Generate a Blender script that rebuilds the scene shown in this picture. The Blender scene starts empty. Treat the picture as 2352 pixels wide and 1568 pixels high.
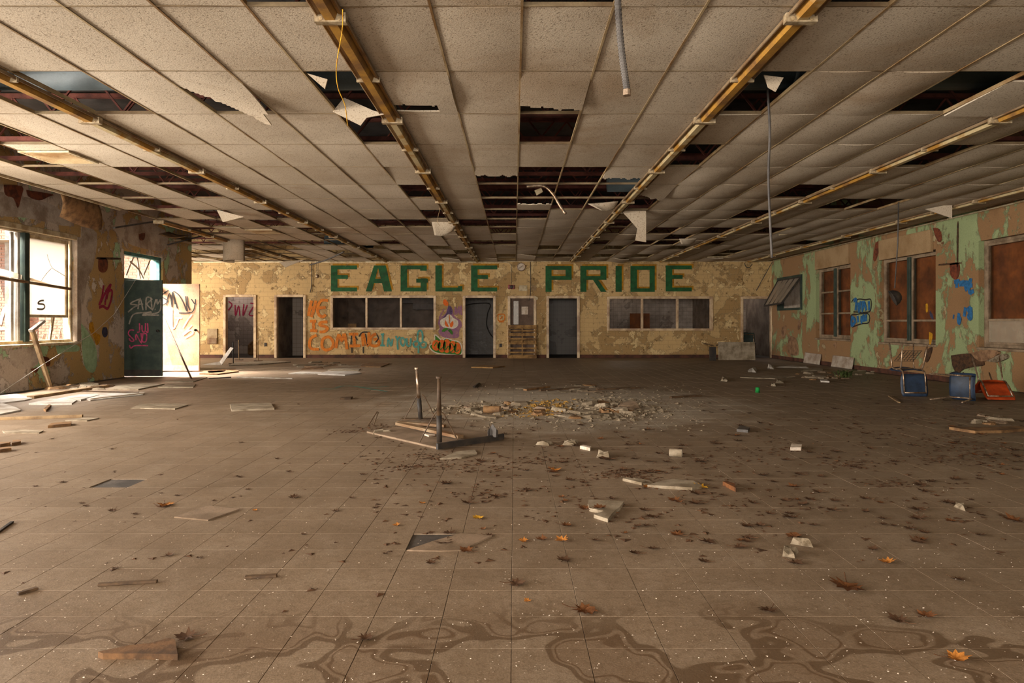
import bpy, math, random
from mathutils import Vector, Matrix, noise
random.seed(7)
S = bpy.context.scene
COL = S.collection
R = random.uniform

# ------------------------------------------------------------------ camera, light, exposure
FPX, VX, VY, EYE = 1610.0, 1181.0, 741.0, 1.2
cd = bpy.data.cameras.new('camera'); cam = bpy.data.objects.new('camera', cd); COL.objects.link(cam)
cam.location = (0, 0, EYE); cam.rotation_euler = (math.pi/2, 0, 0)
cd.sensor_width = 36; cd.lens = FPX/2352*36
cd.shift_x = -(VX-1176)/2352; cd.shift_y = -(784-VY)/2352
cd.clip_start = 0.05; cd.clip_end = 300
S.camera = cam
S.view_settings.view_transform = 'Standard'; S.view_settings.look = 'None'
S.view_settings.gamma = 1; S.view_settings.use_curve_mapping = False
S.view_settings.exposure = 0.92
try:
    S.cycles.max_bounces = 7; S.cycles.diffuse_bounces = 4; S.cycles.adaptive_threshold = .02; S.cycles.glossy_bounces = 2
    S.cycles.transmission_bounces = 4; S.cycles.use_denoising = True
    S.cycles.sample_clamp_indirect = 4
except Exception:
    pass
W = bpy.data.worlds.new('sky'); S.world = W; W.use_nodes = True
bg = W.node_tree.nodes['Background']; bg.inputs[0].default_value = (0.80, 0.88, 1.0, 1); bg.inputs[1].default_value = 1.1

def lamp(name, kind, loc, target, energy, color, size=None, size_y=None, spread=None):
    d = bpy.data.lights.new(name, kind); o = bpy.data.objects.new(name, d); COL.objects.link(o)
    o.location = loc
    o.rotation_euler = (Vector(target)-Vector(loc)).to_track_quat('-Z', 'Y').to_euler()
    d.energy = energy; d.color = color
    if kind == 'AREA':
        d.shape = 'RECTANGLE'; d.size = size; d.size_y = size_y or size
        if spread: d.spread = spread
    if kind == 'SUN': d.angle = 0.009
    return o
WARM = (1.0, 0.92, 0.82)
lamp('sun', 'SUN', (-17, 0, 20), (-12, 11, 0), 8.0, (1.0, 0.93, 0.84))
# added fill lamps in unseen left-wall openings, stronger than the light outdoors
for k, yy in enumerate((-2.6, 2.2, 7.0)):
    lamp('window_daylight', 'AREA', (-8.9, yy, 1.85), (-3.0, yy+2.0, 1.2), 430, WARM, 2.6, 1.95)
# added fill lamp in an unseen opening of the wall behind
lamp('rear_window_daylight', 'AREA', (-1.0, -5.75, 1.9), (-3.5, 20, 2.1), 560, WARM, 6.4, 1.7)
# sky over the court falling through the open door on to the floor
lamp('door_daylight', 'AREA', (-10.6, 16.4, 4.1), (-5.6, 17.2, 0.0), 600, (1.0, 0.92, 0.86), 1.6, 1.4, 1.2)
lamp('court_daylight', 'AREA', (-9.5, 12.3, 4.0), (-5.0, 13.4, 0.0), 800, (1.0, 0.95, 0.9), 2.0, 1.0, 1.6)
# lamps for the alcove and the tiled rooms behind the far wall
lamp('alcove_daylight', 'AREA', (-14.8, 21.3, 1.9), (-8.0, 22.4, 1.3), 520, WARM, 2.8, 1.8)  # added to brighten the alcove, set in an unseen wall opening
lamp('washroom_daylight', 'AREA', (-10.9, 26.2, 2.5), (-9.2, 26.8, 1.5), 9, (1.0, 0.8, 0.7), 1.0, 1.0)
lamp('store_daylight', 'AREA', (8.1, 27.0, 3.1), (8.1, 26.9, 0), 14, (1.0, 0.88, 0.78), .8, .8)  # added fill under the store ceiling, shining down
lamp('kitchen_daylight', 'AREA', (4.0, 27.3, 3.1), (4.0, 27.0, 0), 10, (1.0, 0.85, 0.7), 1.0, 1.0)  # added fill under the ceiling behind the right serving window

# ------------------------------------------------------------------ pixel -> world
YF, XL, XR, ZC, YB = 23.9, -8.65, 8.78, 3.292, -6.0
def AT(px, py, Y): return Vector(((px-VX)/FPX*Y, Y, EYE-(py-VY)/FPX*Y))
def FL(px, py, z=0.0):
    Y = (EYE-z)*FPX/(py-VY); return Vector(((px-VX)/FPX*Y, Y, z))
def CE(px, py, z=ZC):
    Y = (z-EYE)*FPX/(VY-py); return Vector(((px-VX)/FPX*Y, Y, z))
def FW(px, py, off=0.0): return AT(px, py, YF-off)
def WL(px, py, off=0.0):
    X = XL+off; Y = X*FPX/(px-VX); return Vector((X, Y, EYE-(py-VY)/FPX*Y))
def WR(px, py, off=0.0):
    X = XR-off; Y = X*FPX/(px-VX); return Vector((X, Y, EYE-(py-VY)/FPX*Y))
def PX(p): return (VX+p[0]/p[1]*FPX, VY-(p[2]-EYE)/p[1]*FPX) if p[1] > 0.1 else (-9e3, -9e3)
def inview(p, m=0):
    x, y = PX(p); return -m < x < 2352+m and -m < y < 1568+m

# ------------------------------------------------------------------ mesh helpers
class MB:
    def __init__(s): s.v = []; s.f = []
    def add(s, vs, fs):
        n = len(s.v); s.v += [tuple(v) for v in vs]; s.f += [tuple(i+n for i in f) for f in fs]; return s
    def box(s, a, b, M=None):
        x0, y0, z0 = a; x1, y1, z1 = b
        vs = [Vector(p) for p in ((x0,y0,z0),(x1,y0,z0),(x1,y1,z0),(x0,y1,z0),(x0,y0,z1),(x1,y0,z1),(x1,y1,z1),(x0,y1,z1))]
        if M is not None: vs = [M @ v for v in vs]
        return s.add(vs, [(0,3,2,1),(4,5,6,7),(0,1,5,4),(1,2,6,5),(2,3,7,6),(3,0,4,7)])
    def bar(s, p, q, w, h, up=(0,0,1)):
        p = Vector(p); q = Vector(q); d = (q-p).normalized(); u = Vector(up)
        if abs(d.dot(u)) > .98: u = Vector((0,1,0))
        r = d.cross(u).normalized()*w/2; t = r.cross(d).normalized()*h/2
        vs = [p-r-t, p+r-t, p+r+t, p-r+t, q-r-t, q+r-t, q+r+t, q-r+t]
        return s.add(vs, [(0,1,2,3),(4,7,6,5),(0,4,5,1),(1,5,6,2),(2,6,7,3),(3,7,4,0)])
    def tube(s, pts, r, n=8, r2=None, cap=True):
        pts = [Vector(p) for p in pts]; vs = []; m = len(pts); last = None
        for i, p in enumerate(pts):
            d = (pts[min(i+1,m-1)]-pts[max(i-1,0)]).normalized()
            if last is None:
                a = d.cross(Vector((0,0,1)) if abs(d.z) < .9 else Vector((1,0,0))).normalized()
            else:
                a = (last-d*last.dot(d)).normalized()
            last = a; b = d.cross(a)
            rr = r if r2 is None else r+(r2-r)*i/(m-1)
            for k in range(n):
                t = 2*math.pi*k/n; vs.append(p+(a*math.cos(t)+b*math.sin(t))*rr)
        fs = [(i*n+k, i*n+(k+1)%n, (i+1)*n+(k+1)%n, (i+1)*n+k) for i in range(m-1) for k in range(n)]
        if cap: fs += [tuple(range(n))[::-1], tuple((m-1)*n+k for k in range(n))]
        return s.add(vs, fs)
    def prism(s, pts, vec):
        pts = [Vector(p) for p in pts]; vec = Vector(vec); n = len(pts)
        vs = pts+[p+vec for p in pts]
        return s.add(vs, [tuple(range(n)), tuple(range(2*n-1, n-1, -1))]+[(i, i+n, (i+1)%n+n, (i+1)%n) for i in range(n)])
    def lathe(s, prof, M=None, n=16):
        vs = []
        for r, z in prof:
            for k in range(n):
                t = 2*math.pi*k/n; v = Vector((r*math.cos(t), r*math.sin(t), z)); vs.append(M @ v if M is not None else v)
        m = len(prof)
        return s.add(vs, [(i*n+k, i*n+(k+1)%n, (i+1)*n+(k+1)%n, (i+1)*n+k) for i in range(m-1) for k in range(n)])
    def grid(s, fn, nu, nv, keep=None):
        n = len(s.v)
        for j in range(nv+1):
            for i in range(nu+1): s.v.append(tuple(fn(i/nu, j/nv)))
        for j in range(nv):
            for i in range(nu):
                if keep is None or keep((i+.5)/nu, (j+.5)/nv):
                    a = n+j*(nu+1)+i; s.f.append((a, a+1, a+nu+2, a+nu+1))
        return s
    def mesh(s, name, mat, smooth=False):
        me = bpy.data.meshes.new(name); me.from_pydata(s.v, [], s.f); me.update()
        if mat: me.materials.append(mat)
        if smooth == 'z': me.polygons.foreach_set('use_smooth', [abs(p.normal.z) > .6 for p in me.polygons])
        elif smooth: me.polygons.foreach_set('use_smooth', [True]*len(me.polygons))
        return me
    def obj(s, name, mat, parent=None, loc=None, smooth=False, bevel=0, solid=0, fix=True):
        me = s.mesh(name, mat, smooth)
        if fix:
            import bmesh
            bm = bmesh.new(); bm.from_mesh(me)
            bmesh.ops.recalc_face_normals(bm, faces=bm.faces[:]); bm.to_mesh(me); bm.free()
        o = link(name, me, parent, loc)
        if solid:
            m = o.modifiers.new('solid', 'SOLIDIFY'); m.thickness = solid; m.offset = 0
        if bevel:
            m = o.modifiers.new('bevel', 'BEVEL'); m.width = bevel; m.segments = 1; m.limit_method = 'ANGLE'
        return o
def link(name, me, parent=None, loc=None):
    o = bpy.data.objects.new(name, me); COL.objects.link(o)
    if loc is not None: o.location = loc
    if parent is not None: o.parent = parent
    return o
def empty(name, loc=(0,0,0), rot=None):
    o = bpy.data.objects.new(name, None); COL.objects.link(o); o.location = loc; o.empty_display_size = .2
    if rot is not None: o.rotation_euler = rot
    return o
def tag(o, label, cat, group=None):
    o['label'] = label; o['category'] = cat
    if group: o['group'] = group
    return o
def struct(o): o['kind'] = 'structure'; return o
def stuff(o): o['kind'] = 'stuff'; return o

# ------------------------------------------------------------------ materials
def lin(c):
    if isinstance(c, str): c = tuple(int(c[i:i+2], 16) for i in (0, 2, 4))
    return tuple((x/255/12.92 if x/255 <= .04045 else ((x/255+.055)/1.055)**2.4) for x in c)+(1,)
class NT:
    def __init__(s, name, rough=.85, metal=0.0, spec=.3):
        s.m = bpy.data.materials.new(name); s.m.use_nodes = True; s.t = s.m.node_tree; s.n = s.t.nodes
        s.b = s.n['Principled BSDF']; s.b.inputs['Roughness'].default_value = rough; s.b.inputs['Metallic'].default_value = metal
        s.b.inputs['Specular IOR Level'].default_value = spec
        s.pos = s.n.new('ShaderNodeNewGeometry').outputs['Position']
        s.h = None
    def link(s, a, b): s.t.links.new(a, b)
    def obj(s): s.pos = s.n.new('ShaderNodeTexCoord').outputs['Object']; return s
    def map(s, scale=(1,1,1), rot=(0,0,0), loc=(0,0,0)):
        n = s.n.new('ShaderNodeMapping'); n.inputs['Scale'].default_value = scale; n.inputs['Rotation'].default_value = rot
        n.inputs['Location'].default_value = loc; s.link(s.pos, n.inputs['Vector']); return n.outputs[0]
    def noise(s, scale, detail=4, rough=.55, dist=0, vec=None):
        n = s.n.new('ShaderNodeTexNoise'); n.inputs['Scale'].default_value = scale; n.inputs['Detail'].default_value = detail
        n.inputs['Roughness'].default_value = rough; n.inputs['Distortion'].default_value = dist
        s.link(vec or s.pos, n.inputs['Vector']); return n.outputs[0]
    def voro(s, scale, feature='F1', vec=None):
        n = s.n.new('ShaderNodeTexVoronoi'); n.feature = feature; n.inputs['Scale'].default_value = scale
        s.link(vec or s.pos, n.inputs['Vector']); return n.outputs[0]
    def ramp(s, f, a, b, va=0, vb=1):
        n = s.n.new('ShaderNodeMapRange'); n.inputs[1].default_value = a; n.inputs[2].default_value = b
        n.inputs[3].default_value = va; n.inputs[4].default_value = vb; s.link(f, n.inputs[0]); return n.outputs[0]
    def math(s, op, a, b):
        n = s.n.new('ShaderNodeMath'); n.operation = op
        for i, x in enumerate((a, b)):
            if hasattr(x, 'links'): s.link(x, n.inputs[i])
            else: n.inputs[i].default_value = x
        return n.outputs[0]
    def mix(s, f, a, b, mode='MIX'):
        n = s.n.new('ShaderNodeMix'); n.data_type = 'RGBA'; n.blend_type = mode
        if hasattr(f, 'links'): s.link(f, n.inputs[0])
        else: n.inputs[0].default_value = f
        for i, x in ((6, a), (7, b)):
            if hasattr(x, 'links'): s.link(x, n.inputs[i])
            else: n.inputs[i].default_value = x
        return n.outputs[2]
    def sep(s):
        n = s.n.new('ShaderNodeSeparateXYZ'); s.link(s.pos, n.inputs[0]); return n.outputs
    def rnd(s): return s.n.new('ShaderNodeObjectInfo').outputs['Random']
    def island(s): return s.n.new('ShaderNodeNewGeometry').outputs['Random Per Island']
    def bump(s, h, strength=.4, dist=.01):
        n = s.n.new('ShaderNodeBump'); n.inputs['Strength'].default_value = strength; n.inputs['Distance'].default_value = dist
        s.link(h, n.inputs['Height'])
        if s.h: s.link(s.h, n.inputs['Normal'])
        s.h = n.outputs[0]
    def done(s, col):
        if hasattr(col, 'links'): s.link(col, s.b.inputs['Base Color'])
        else: s.b.inputs['Base Color'].default_value = col
        if s.h: s.link(s.h, s.b.inputs['Normal'])
        return s.m

def plain(name, c, c2=None, scale=8, rough=.8, metal=0, lo=.42, hi=.62, bump=.25, fine=60, dist=.004):
    t = NT(name, rough, metal).obj(); a = lin(c)
    if c2 is None: c2 = tuple(int(int(c[i:i+2], 16)*.72) for i in (0, 2, 4))
    f = t.ramp(t.noise(scale, 5, .62), lo, hi)
    col = t.mix(f, a, lin(c2))
    n2 = t.noise(fine, 3, .6); col = t.mix(t.ramp(n2, .3, .75, 0, .28), col, (.02, .016, .012, 1))
    t.bump(n2, bump, dist)
    return t.done(col)

def layered(name, base, layers, grid=None, rough=.85, vec=(1,1,1), grain=70, bump=.5):
    """wall paint over plaster: each layer (colour, noise scale, lo, hi, detail) peels over the ones before"""
    t = NT(name, rough); col = lin(base); v = t.map(vec)
    f0 = t.ramp(t.noise(.9, 3, .6, 0, v), .35, .65, 0, .35)
    col = t.mix(f0, col, tuple(x*.6 for x in lin(base)[:3])+(1,))
    for c, sc, lo, hi, det in layers:
        nz = t.noise(sc, det, .66, .35, v); f = t.ramp(nz, lo, hi)
        edge = t.ramp(nz, lo-.025, lo); edge = t.math('MULTIPLY', edge, t.math('SUBTRACT', 1.0, f))
        col = t.mix(t.math('MULTIPLY', edge, .55), col, (.05, .035, .02, 1))
        col = t.mix(f, col, lin(c)); t.bump(f, bump, .012)
    if grid:
        b = t.n.new('ShaderNodeTexBrick'); b.offset = grid[5] if len(grid) > 5 else .5; b.inputs['Scale'].default_value = 1
        b.inputs['Brick Width'].default_value = grid[0]; b.inputs['Row Height'].default_value = grid[1]
        b.inputs['Mortar Size'].default_value = grid[2]; b.inputs['Mortar Smooth'].default_value = .4
        m = t.map((1,1,1), (math.pi/2, 0, 0) if grid[3] == 'y' else (math.pi/2, 0, math.pi/2))
        t.link(m, b.inputs['Vector'])
        col = t.mix(t.math('MULTIPLY', b.outputs['Fac'], grid[4]), col, lin('5a4630'))
    g = t.noise(grain, 3, .7); col = t.mix(t.ramp(g, .35, .7, 0, .25), col, (.03, .022, .015, 1)); t.bump(g, .3, .006)
    return t.done(col)

def ceiling_mat():
    t = NT('acoustic_tile', .95, 0, .1)
    base = t.mix(t.ramp(t.noise(.55, 5, .6), .35, .68), lin('c6b7a2'), lin('a99882'))
    st = t.ramp(t.noise(.5, 6, .65, .6), .55, .72); base = t.mix(t.math('MULTIPLY', st, .5), base, lin('8a6a44'))
    pit = t.ramp(t.noise(70, 2, .5), .585, .66); n2 = t.ramp(t.noise(30, 3, .7), .63, .69)
    base = t.mix(t.math('MULTIPLY', pit, .62), base, lin('5c4c38')); base = t.mix(t.math('MULTIPLY', n2, .5), base, lin('4c3c2a'))
    r = t.ramp(t.rnd(), 0, 1, 0, .16); base = t.mix(r, base, lin('7d6448'))
    t.bump(t.noise(90, 2, .6), .5, .004)
    return t.done(base)

def floor_mat(island):
    t = NT('floor_tile_far' if island else 'floor_tile', .55, 0, .35)
    x, y, z = t.sep()
    col = t.mix(t.ramp(t.noise(.7, 6, .62), .32, .68), lin('96816a'), lin('766450'))
    col = t.mix(t.ramp(t.noise(3.5, 6, .7, .5), .45, .75, 0, .45), col, lin('ab9a86'))
    r = t.island() if island else t.rnd(); col = t.mix(t.ramp(r, 0, 1, 0, .22), col, lin('5f4a36'))
    # dried water rims with a shape of their own, in front
    wob = t.noise(2.3, 2.0, .5, .25); band = t.math('ABSOLUTE', t.math('SUBTRACT', wob, .5), 0)
    rim = t.ramp(band, .017, .027, 1, 0); rim2 = t.ramp(t.math('ABSOLUTE', t.math('SUBTRACT', wob, .55), 0), .004, .010, 1, 0)
    near = t.ramp(t.math('ADD', y, t.math('MULTIPLY', t.noise(.9, 2), .7)), 3.05, 3.40, 1, 0)
    rim = t.math('MULTIPLY', t.math('MAXIMUM', rim, rim2), near); col = t.mix(t.math('MULTIPLY', rim, .74), col, lin('4c3620'))
    wet = t.math('MULTIPLY', t.ramp(wob, .5, .54), near); col = t.mix(t.math('MULTIPLY', wet, .30), col, lin('5c4028'))
    # plaster dust round the rubble heap
    px = t.math('SUBTRACT', x, .75); py = t.math('SUBTRACT', y, 10.5)
    d = t.math('SQRT', t.math('ADD', t.math('POWER', t.math('MULTIPLY', px, .62), 2), t.math('POWER', t.math('MULTIPLY', py, .6), 2)), 0)
    d = t.math('ADD', d, t.math('MULTIPLY', t.math('SUBTRACT', t.noise(1.6, 5, .65), .5), 2.4))
    col = t.mix(t.ramp(d, .55, 1.9, .9, 0), col, lin('cfc3b0'))
    d2 = t.math('SQRT', t.math('ADD', t.math('POWER', t.math('ADD', x, .25), 2), t.math('POWER', t.math('SUBTRACT', y, 9.7), 2)), 0)
    d2 = t.math('ADD', d2, t.math('MULTIPLY', t.math('SUBTRACT', t.noise(2.4, 5, .65), .5), 1.6))
    col = t.mix(t.ramp(d2, .3, 1.0, .6, 0), col, lin('9a6f2a'))
    # leaf mould along the right wall and far end
    lm = t.math('MULTIPLY', t.ramp(x, 4.2, 8.0), t.ramp(t.noise(1.3, 6, .7), .38, .58)); lm = t.math('MULTIPLY', lm, t.ramp(y, 5.5, 9.5))
    col = t.mix(t.math('MULTIPLY', lm, .62), col, lin('4a3520'))
    fe = t.math('MULTIPLY', t.ramp(y, 19.2, 21.5), t.ramp(t.noise(.9, 5, .7), .3, .5)); col = t.mix(t.math('MULTIPLY', fe, .25), col, lin('6a4a30'))
    sp = t.ramp(t.voro(55), .10, .05); sp2 = t.ramp(t.noise(6, 3), .45, .6); sp = t.math('MULTIPLY', sp, sp2)
    col = t.mix(t.math('MULTIPLY', sp, .6), col, lin('d8cab0'))
    g = t.noise(110, 4, .75); col = t.mix(t.ramp(g, .38, .68, 0, .55), col, lin('4e3c2a')); t.bump(g, .35, .003)
    g2 = t.noise(24, 6, .75); col = t.mix(t.ramp(g2, .48, .70, 0, .65), col, lin('5a4632'))
    t.bump(t.noise(9, 5, .65), .22, .01)
    return t.done(col)

M = {}
M['tile'] = ceiling_mat()
M['floor'] = floor_mat(False); M['floor_far'] = floor_mat(True)
M['slab'] = plain('slab_screed', '5d544c', '3c352f', 3)
M['far'] = layered('far_wall_paint', 'caa873', [('a58455', 1.1, .53, .545, 7), ('d6b985', 2.6, .575, .585, 8), ('7f6138', 6.5, .64, .66, 6)], grid=(.30, .15, .006, 'y', .35))
M['left'] = layered('left_wall_plaster', 'c6b6a4', [('b3935f', .8, .49, .50, 7), ('a3bf96', 1.1, .575, .582, 8), ('cfc2b4', 2.0, .61, .62, 7), ('8a5630', 1.6, .675, .70, 7)], vec=(1,1,.8), grain=40)
M['right'] = layered('right_wall_paint', '94a072', [('8c6a47', .85, .485, .492, 8), ('a08e6a', 2.3, .62, .63, 8), ('6a3a20', 1.5, .69, .70, 6)], vec=(1,1,.7), grain=45)
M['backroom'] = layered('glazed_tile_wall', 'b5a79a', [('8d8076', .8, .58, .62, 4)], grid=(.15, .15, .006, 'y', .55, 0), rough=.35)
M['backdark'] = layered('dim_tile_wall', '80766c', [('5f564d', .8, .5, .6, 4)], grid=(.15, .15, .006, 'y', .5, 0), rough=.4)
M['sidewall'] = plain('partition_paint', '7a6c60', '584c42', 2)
M['mint'] = plain('mint_paint', 'a5c29a', '8aa680', 6)
M['plaster'] = plain('grey_plaster', 'b6a898', '8d7a68', 2.5, fine=35, bump=.5, dist=.01)
M['frame'] = plain('cream_steel', 'd9bd97', 'a9896a', 3, rough=.42, bump=.1)
M['cream'] = plain('cream_paint', 'c9b795', '9b8460', 5, rough=.6)
M['dull'] = plain('dull_sash_paint', '957f66', '6d5a45', 4, rough=.6)
M['green'] = plain('dark_green_paint', '24332c', '39443a', 4, rough=.55)
M['teal'] = plain('teal_paint', '3f7570', '2c4a48', 5, rough=.55)
M['base'] = plain('maroon_base', '5a3526', '3c2419', 5)
M['ply'] = plain('plywood_sheet', '8e4e20', '5a2e12', 2.2, fine=22, lo=.35, hi=.65)
M['rust'] = plain('rusty_fixture', 'b0802f', '7a5630', 2.2, rough=.55, lo=.4, hi=.6)
M['fix_cream'] = plain('fixture_enamel', 'b9a57c', '9c6f2c', 1.7, rough=.5, lo=.46, hi=.56)
M['fix_brown'] = plain('fixture_pan', '8a7458', '6d4a28', 2.2, rough=.6)
M['fix_end'] = plain('fixture_end_plate', 'b5a283', '7c6647', 9, rough=.55)
M['tee'] = plain('ceiling_tee_paint', 'a8916c', '7b5a34', 1.4, rough=.6)
M['tee_dark'] = plain('cross_tee_paint', '7b684c', '5a452c', 2, rough=.7)
M['joist'] = plain('red_oxide_steel', '7d463a', '56322a', 4)
M['deck'] = plain('roof_deck', '5c5550', '3c3733', 1.5)
M['duct'] = plain('galvanised_duct', '4c585c', '384346', 1.2, rough=.65, metal=0)
M['conduit'] = plain('grey_conduit', '59534e', '3e3936', 6, rough=.5)
M['steel'] = plain('chromed_tube', 'b09a84', '7a5c40', 14, rough=.35, metal=.7)
M['dark'] = plain('black_iron', '2a2624', '3f352c', 6, rough=.6)
M['brown'] = plain('brown_iron', '5c4630', '3d2c1c', 8, rough=.65)
M['board'] = plain('ceiling_board_scrap', '9f907a', '75654f', 5, fine=90)
M['board_brown'] = plain('fibreboard_scrap', '8b6843', '5d4229', 7, fine=70)
M['dusty'] = plain('dusty_table_top', '8c7660', '6f5b46', 3, fine=90)
M['wetboard'] = plain('damp_fibreboard', '735233', '4c3520', 9, fine=80)
M['soffit'] = plain('soffit_paint', 'a28560', '8a6c48', 1.5)
M['white'] = plain('white_board', 'c4bcb2', '9d9182', 3)
M['wood'] = plain('weathered_wood', '9a7f5c', '6d543a', 4, fine=28)
M['pallet'] = plain('pallet_wood', 'a07a48', '6a4c2c', 4, fine=26)
M['blue'] = plain('blue_plastic', '26364c', '1a2432', 5, rough=.45)
M['orange'] = plain('orange_plastic', 'c04a1e', '8a2f12', 4, rough=.4)
M['red'] = plain('red_enamel', '8e1f1c', '5c1410', 6, rough=.4)
M['brick'] = plain('brick_face', 'd3a48c', 'bd8a72', 5, fine=40)
M['mortar'] = plain('brick_mortar', 'e2d8ca', 'cbbfae', 3)
M['ground'] = plain('court_concrete', 'b9b2a6', '8f887c', 1)
M['leaf_brown'] = plain('dead_leaf', '5a3c24', '3c2817', 25)
M['leaf_rust'] = plain('rust_leaf', '774821', '4f2e15', 25)
M['leaf_yellow'] = plain('yellow_leaf', 'dba72c', 'b07a1c', 25)
M['leaf_orange'] = plain('orange_leaf', 'bf7a2c', '8a5220', 25)
M['chunk'] = plain('plaster_chunk', '8a7b66', '5c4d38', 18, fine=60)
M['paper'] = plain('paper_sheet', 'd6c6b4', 'b8a48e', 12)
M['greenpaint'] = plain('green_lettering', '1c5a2c', '15431f', 6, rough=.7)
M['goldpaint'] = plain('gold_lettering', 'b07c0c', '8a5e08', 6, rough=.7)
def spray(name, c, c2=None): return plain(name, c, c2, 14, rough=.75, bump=.05)
M['g_orange'] = spray('orange_spray', 'd2781c', 'b8621a'); M['g_teal'] = spray('teal_spray', '3f8f8a', '6d9a80')
M['g_black'] = spray('black_spray', '2c2620'); M['g_purple'] = spray('purple_spray', '8a5a78', '9a6f70')
M['g_violet'] = spray('violet_spray', '5c4468'); M['g_white'] = spray('white_spray', 'd8cbb8', 'c0b09c')
M['g_hot'] = spray('hot_orange_spray', 'e0691a', 'c8581a'); M['g_green'] = spray('green_spray', '3c7a1c', '2c5c16')
M['g_pink'] = spray('pink_spray', 'b8446c', '8e3452'); M['g_grey'] = spray('grey_marker', '8f867a', '6c645a')
M['g_blue'] = spray('blue_spray', '2c6a9c', '1f5078'); M['g_red'] = spray('red_spray', 'a32648', '7c1c36')
M['g_yellow'] = spray('yellow_spray', 'c08a10', 'a0700c'); M['g_navy'] = spray('navy_spray', '3a3a50')
M['door_white'] = plain('pale_door_paint', 'cfa07c', 'b58662', 2.2, rough=.7, fine=30)
def glassmat(name, c, alpha, rough):
    t = NT(name, rough, 0, .5); t.obj(); f = t.ramp(t.noise(4, 5, .6), .3, .7, alpha-.12, alpha+.1)
    t.link(f, t.b.inputs['Alpha']); t.b.inputs['Specular IOR Level'].default_value = .5 if alpha > .4 else .12; return t.done(lin(c))
M['dirty_glass'] = glassmat('dusty_glass', 'b7a68e', .45, .25)
M['frost_glass'] = glassmat('whitened_glass', 'f2e8da', .86, .5)
def frosted(name, c):
    t = NT(name, .5, 0, .4); t.obj(); tr = t.n.new('ShaderNodeBsdfTranslucent'); tr.inputs[0].default_value = lin(c)
    mx = t.n.new('ShaderNodeMixShader'); mx.inputs[0].default_value = .6; out = t.n['Material Output']
    t.link(t.b.outputs[0], mx.inputs[1]); t.link(tr.outputs[0], mx.inputs[2]); t.link(mx.outputs[0], out.inputs['Surface'])
    return t.done(lin(c))
M['frost_glass'] = frosted('whitened_glass_sheet', 'f2e8da')
M['dark_glass'] = glassmat('dark_glass', '4a3524', .13, .35)

# ------------------------------------------------------------------ floor
TS, X0F, Y0F = .281, -.011, 2.583
def cell_of(p): return (math.floor((p.x-X0F)/TS), math.floor((p.y-Y0F)/TS))
floor_o = struct(MB().box((-15.5, YB-.2, -.25), (9.3, YF+4.3, -.006)).obj('floor', M['slab']))
missing = {cell_of(FL(283, 1101)), cell_of(FL(985, 1247))}
half = cell_of(FL(985, 1247))
def tile_mesh(w, name, mat):
    m = MB(); h = w/2; c = .0007
    m.add([(-h,-h,-.012),(h,-h,-.012),(h,h,-.012),(-h,h,-.012),(-h,-h,-.0012),(h,-h,-.0012),(h,h,-.0012),(-h,h,-.0012),
           (-h+c,-h+c,0),(h-c,-h+c,0),(h-c,h-c,0),(-h+c,h-c,0)],
          [(0,1,5,4),(1,2,6,5),(2,3,7,6),(3,0,4,7),(4,5,9,8),(5,6,10,9),(6,7,11,10),(7,4,8,11),(8,9,10,11)])
    return m.mesh(name, mat)
tm = tile_mesh(TS-.0018, 'floor_tile', M['floor'])
cells = []
for j in range(-1, 76):
    for i in range(-42, 32):
        cx, cy = X0F+(i+.5)*TS, Y0F+(j+.5)*TS
        if cx < XL+.12 and cy < 18.9: continue
        if cx > XR-.1 or cy > YF-.1 or (i, j) in missing: continue
        cells.append((cy, cx, i, j))
cells.sort(); n_ind = 0; rest = MB()
for cy, cx, i, j in cells:
    if n_ind < 300 and inview((cx, cy, 0), 60):
        o = link('floor_tile', tm, floor_o, (cx, cy, R(-.0005, .0002))); n_ind += 1
        o.rotation_euler = (R(-.0015, .0015), R(-.002, .002), R(-.002, .002))
    elif inview((cx, cy, 0), 260):
        h = TS/2-.0008; z = R(-.0007, .0003); a, b = R(-.0005, .0005), R(-.0003, .0003); c = .0008
        rest.add([(cx-h,cy-h,z-.008),(cx+h,cy-h,z-.008),(cx+h,cy+h,z-.008),(cx-h,cy+h,z-.008),
                  (cx-h+c,cy-h+c,z-a-b),(cx+h-c,cy-h+c,z+a-b),(cx+h-c,cy+h-c,z+a+b),(cx-h+c,cy+h-c,z-a+b)],
                 [(0,1,5,4),(1,2,6,5),(2,3,7,6),(3,0,4,7),(4,5,6,7)])
stuff(rest.obj('floor_tile', M['floor_far'], floor_o, fix=False))

# ------------------------------------------------------------------ walls with openings
def wall(name, axis, c0, c1, u0, u1, z0, z1, holes, mat):
    """boxes round rectangular holes; axis 'x': wall at x in c0..c1 running along y; axis 'y': at y in c0..c1 running along x"""
    us = sorted({u0, u1}|{h for q in holes for h in q[:2]}); m = MB()
    for a, b in zip(us, us[1:]):
        mid = (a+b)/2; hz = sorted((q[2], q[3]) for q in holes if q[0] < mid < q[1]); z = z0
        segs = []
        for h0, h1 in hz:
            if h0 > z: segs.append((z, h0))
            z = max(z, h1)
        if z < z1: segs.append((z, z1))
        for s0, s1 in segs:
            if axis == 'x': m.box((c0, a, s0), (c1, b, s1))
            else: m.box((a, c0, s0), (b, c1, s1))
    return struct(m.obj(name, mat))
ZR = 4.55
fx = lambda px: (px-VX)/FPX*YF
fz = lambda py: EYE-(py-VY)/FPX*YF
DOORS = [(514, 588, 677), (631, 702, 677), (1064, 1138, 679), (1167, 1231, 680), (1256, 1331, 680), (1702, 1776, 681)]
WINS = [(760, 1001, 679, 757, (842, 921)), (1395, 1637, 681, 759, (1475, 1556))]
holes = [(fx(a), fx(b), 0, fz(t)) for a, b, t in DOORS]+[(fx(a), fx(b), fz(q), fz(p)) for a, b, p, q, _ in WINS]
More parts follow.
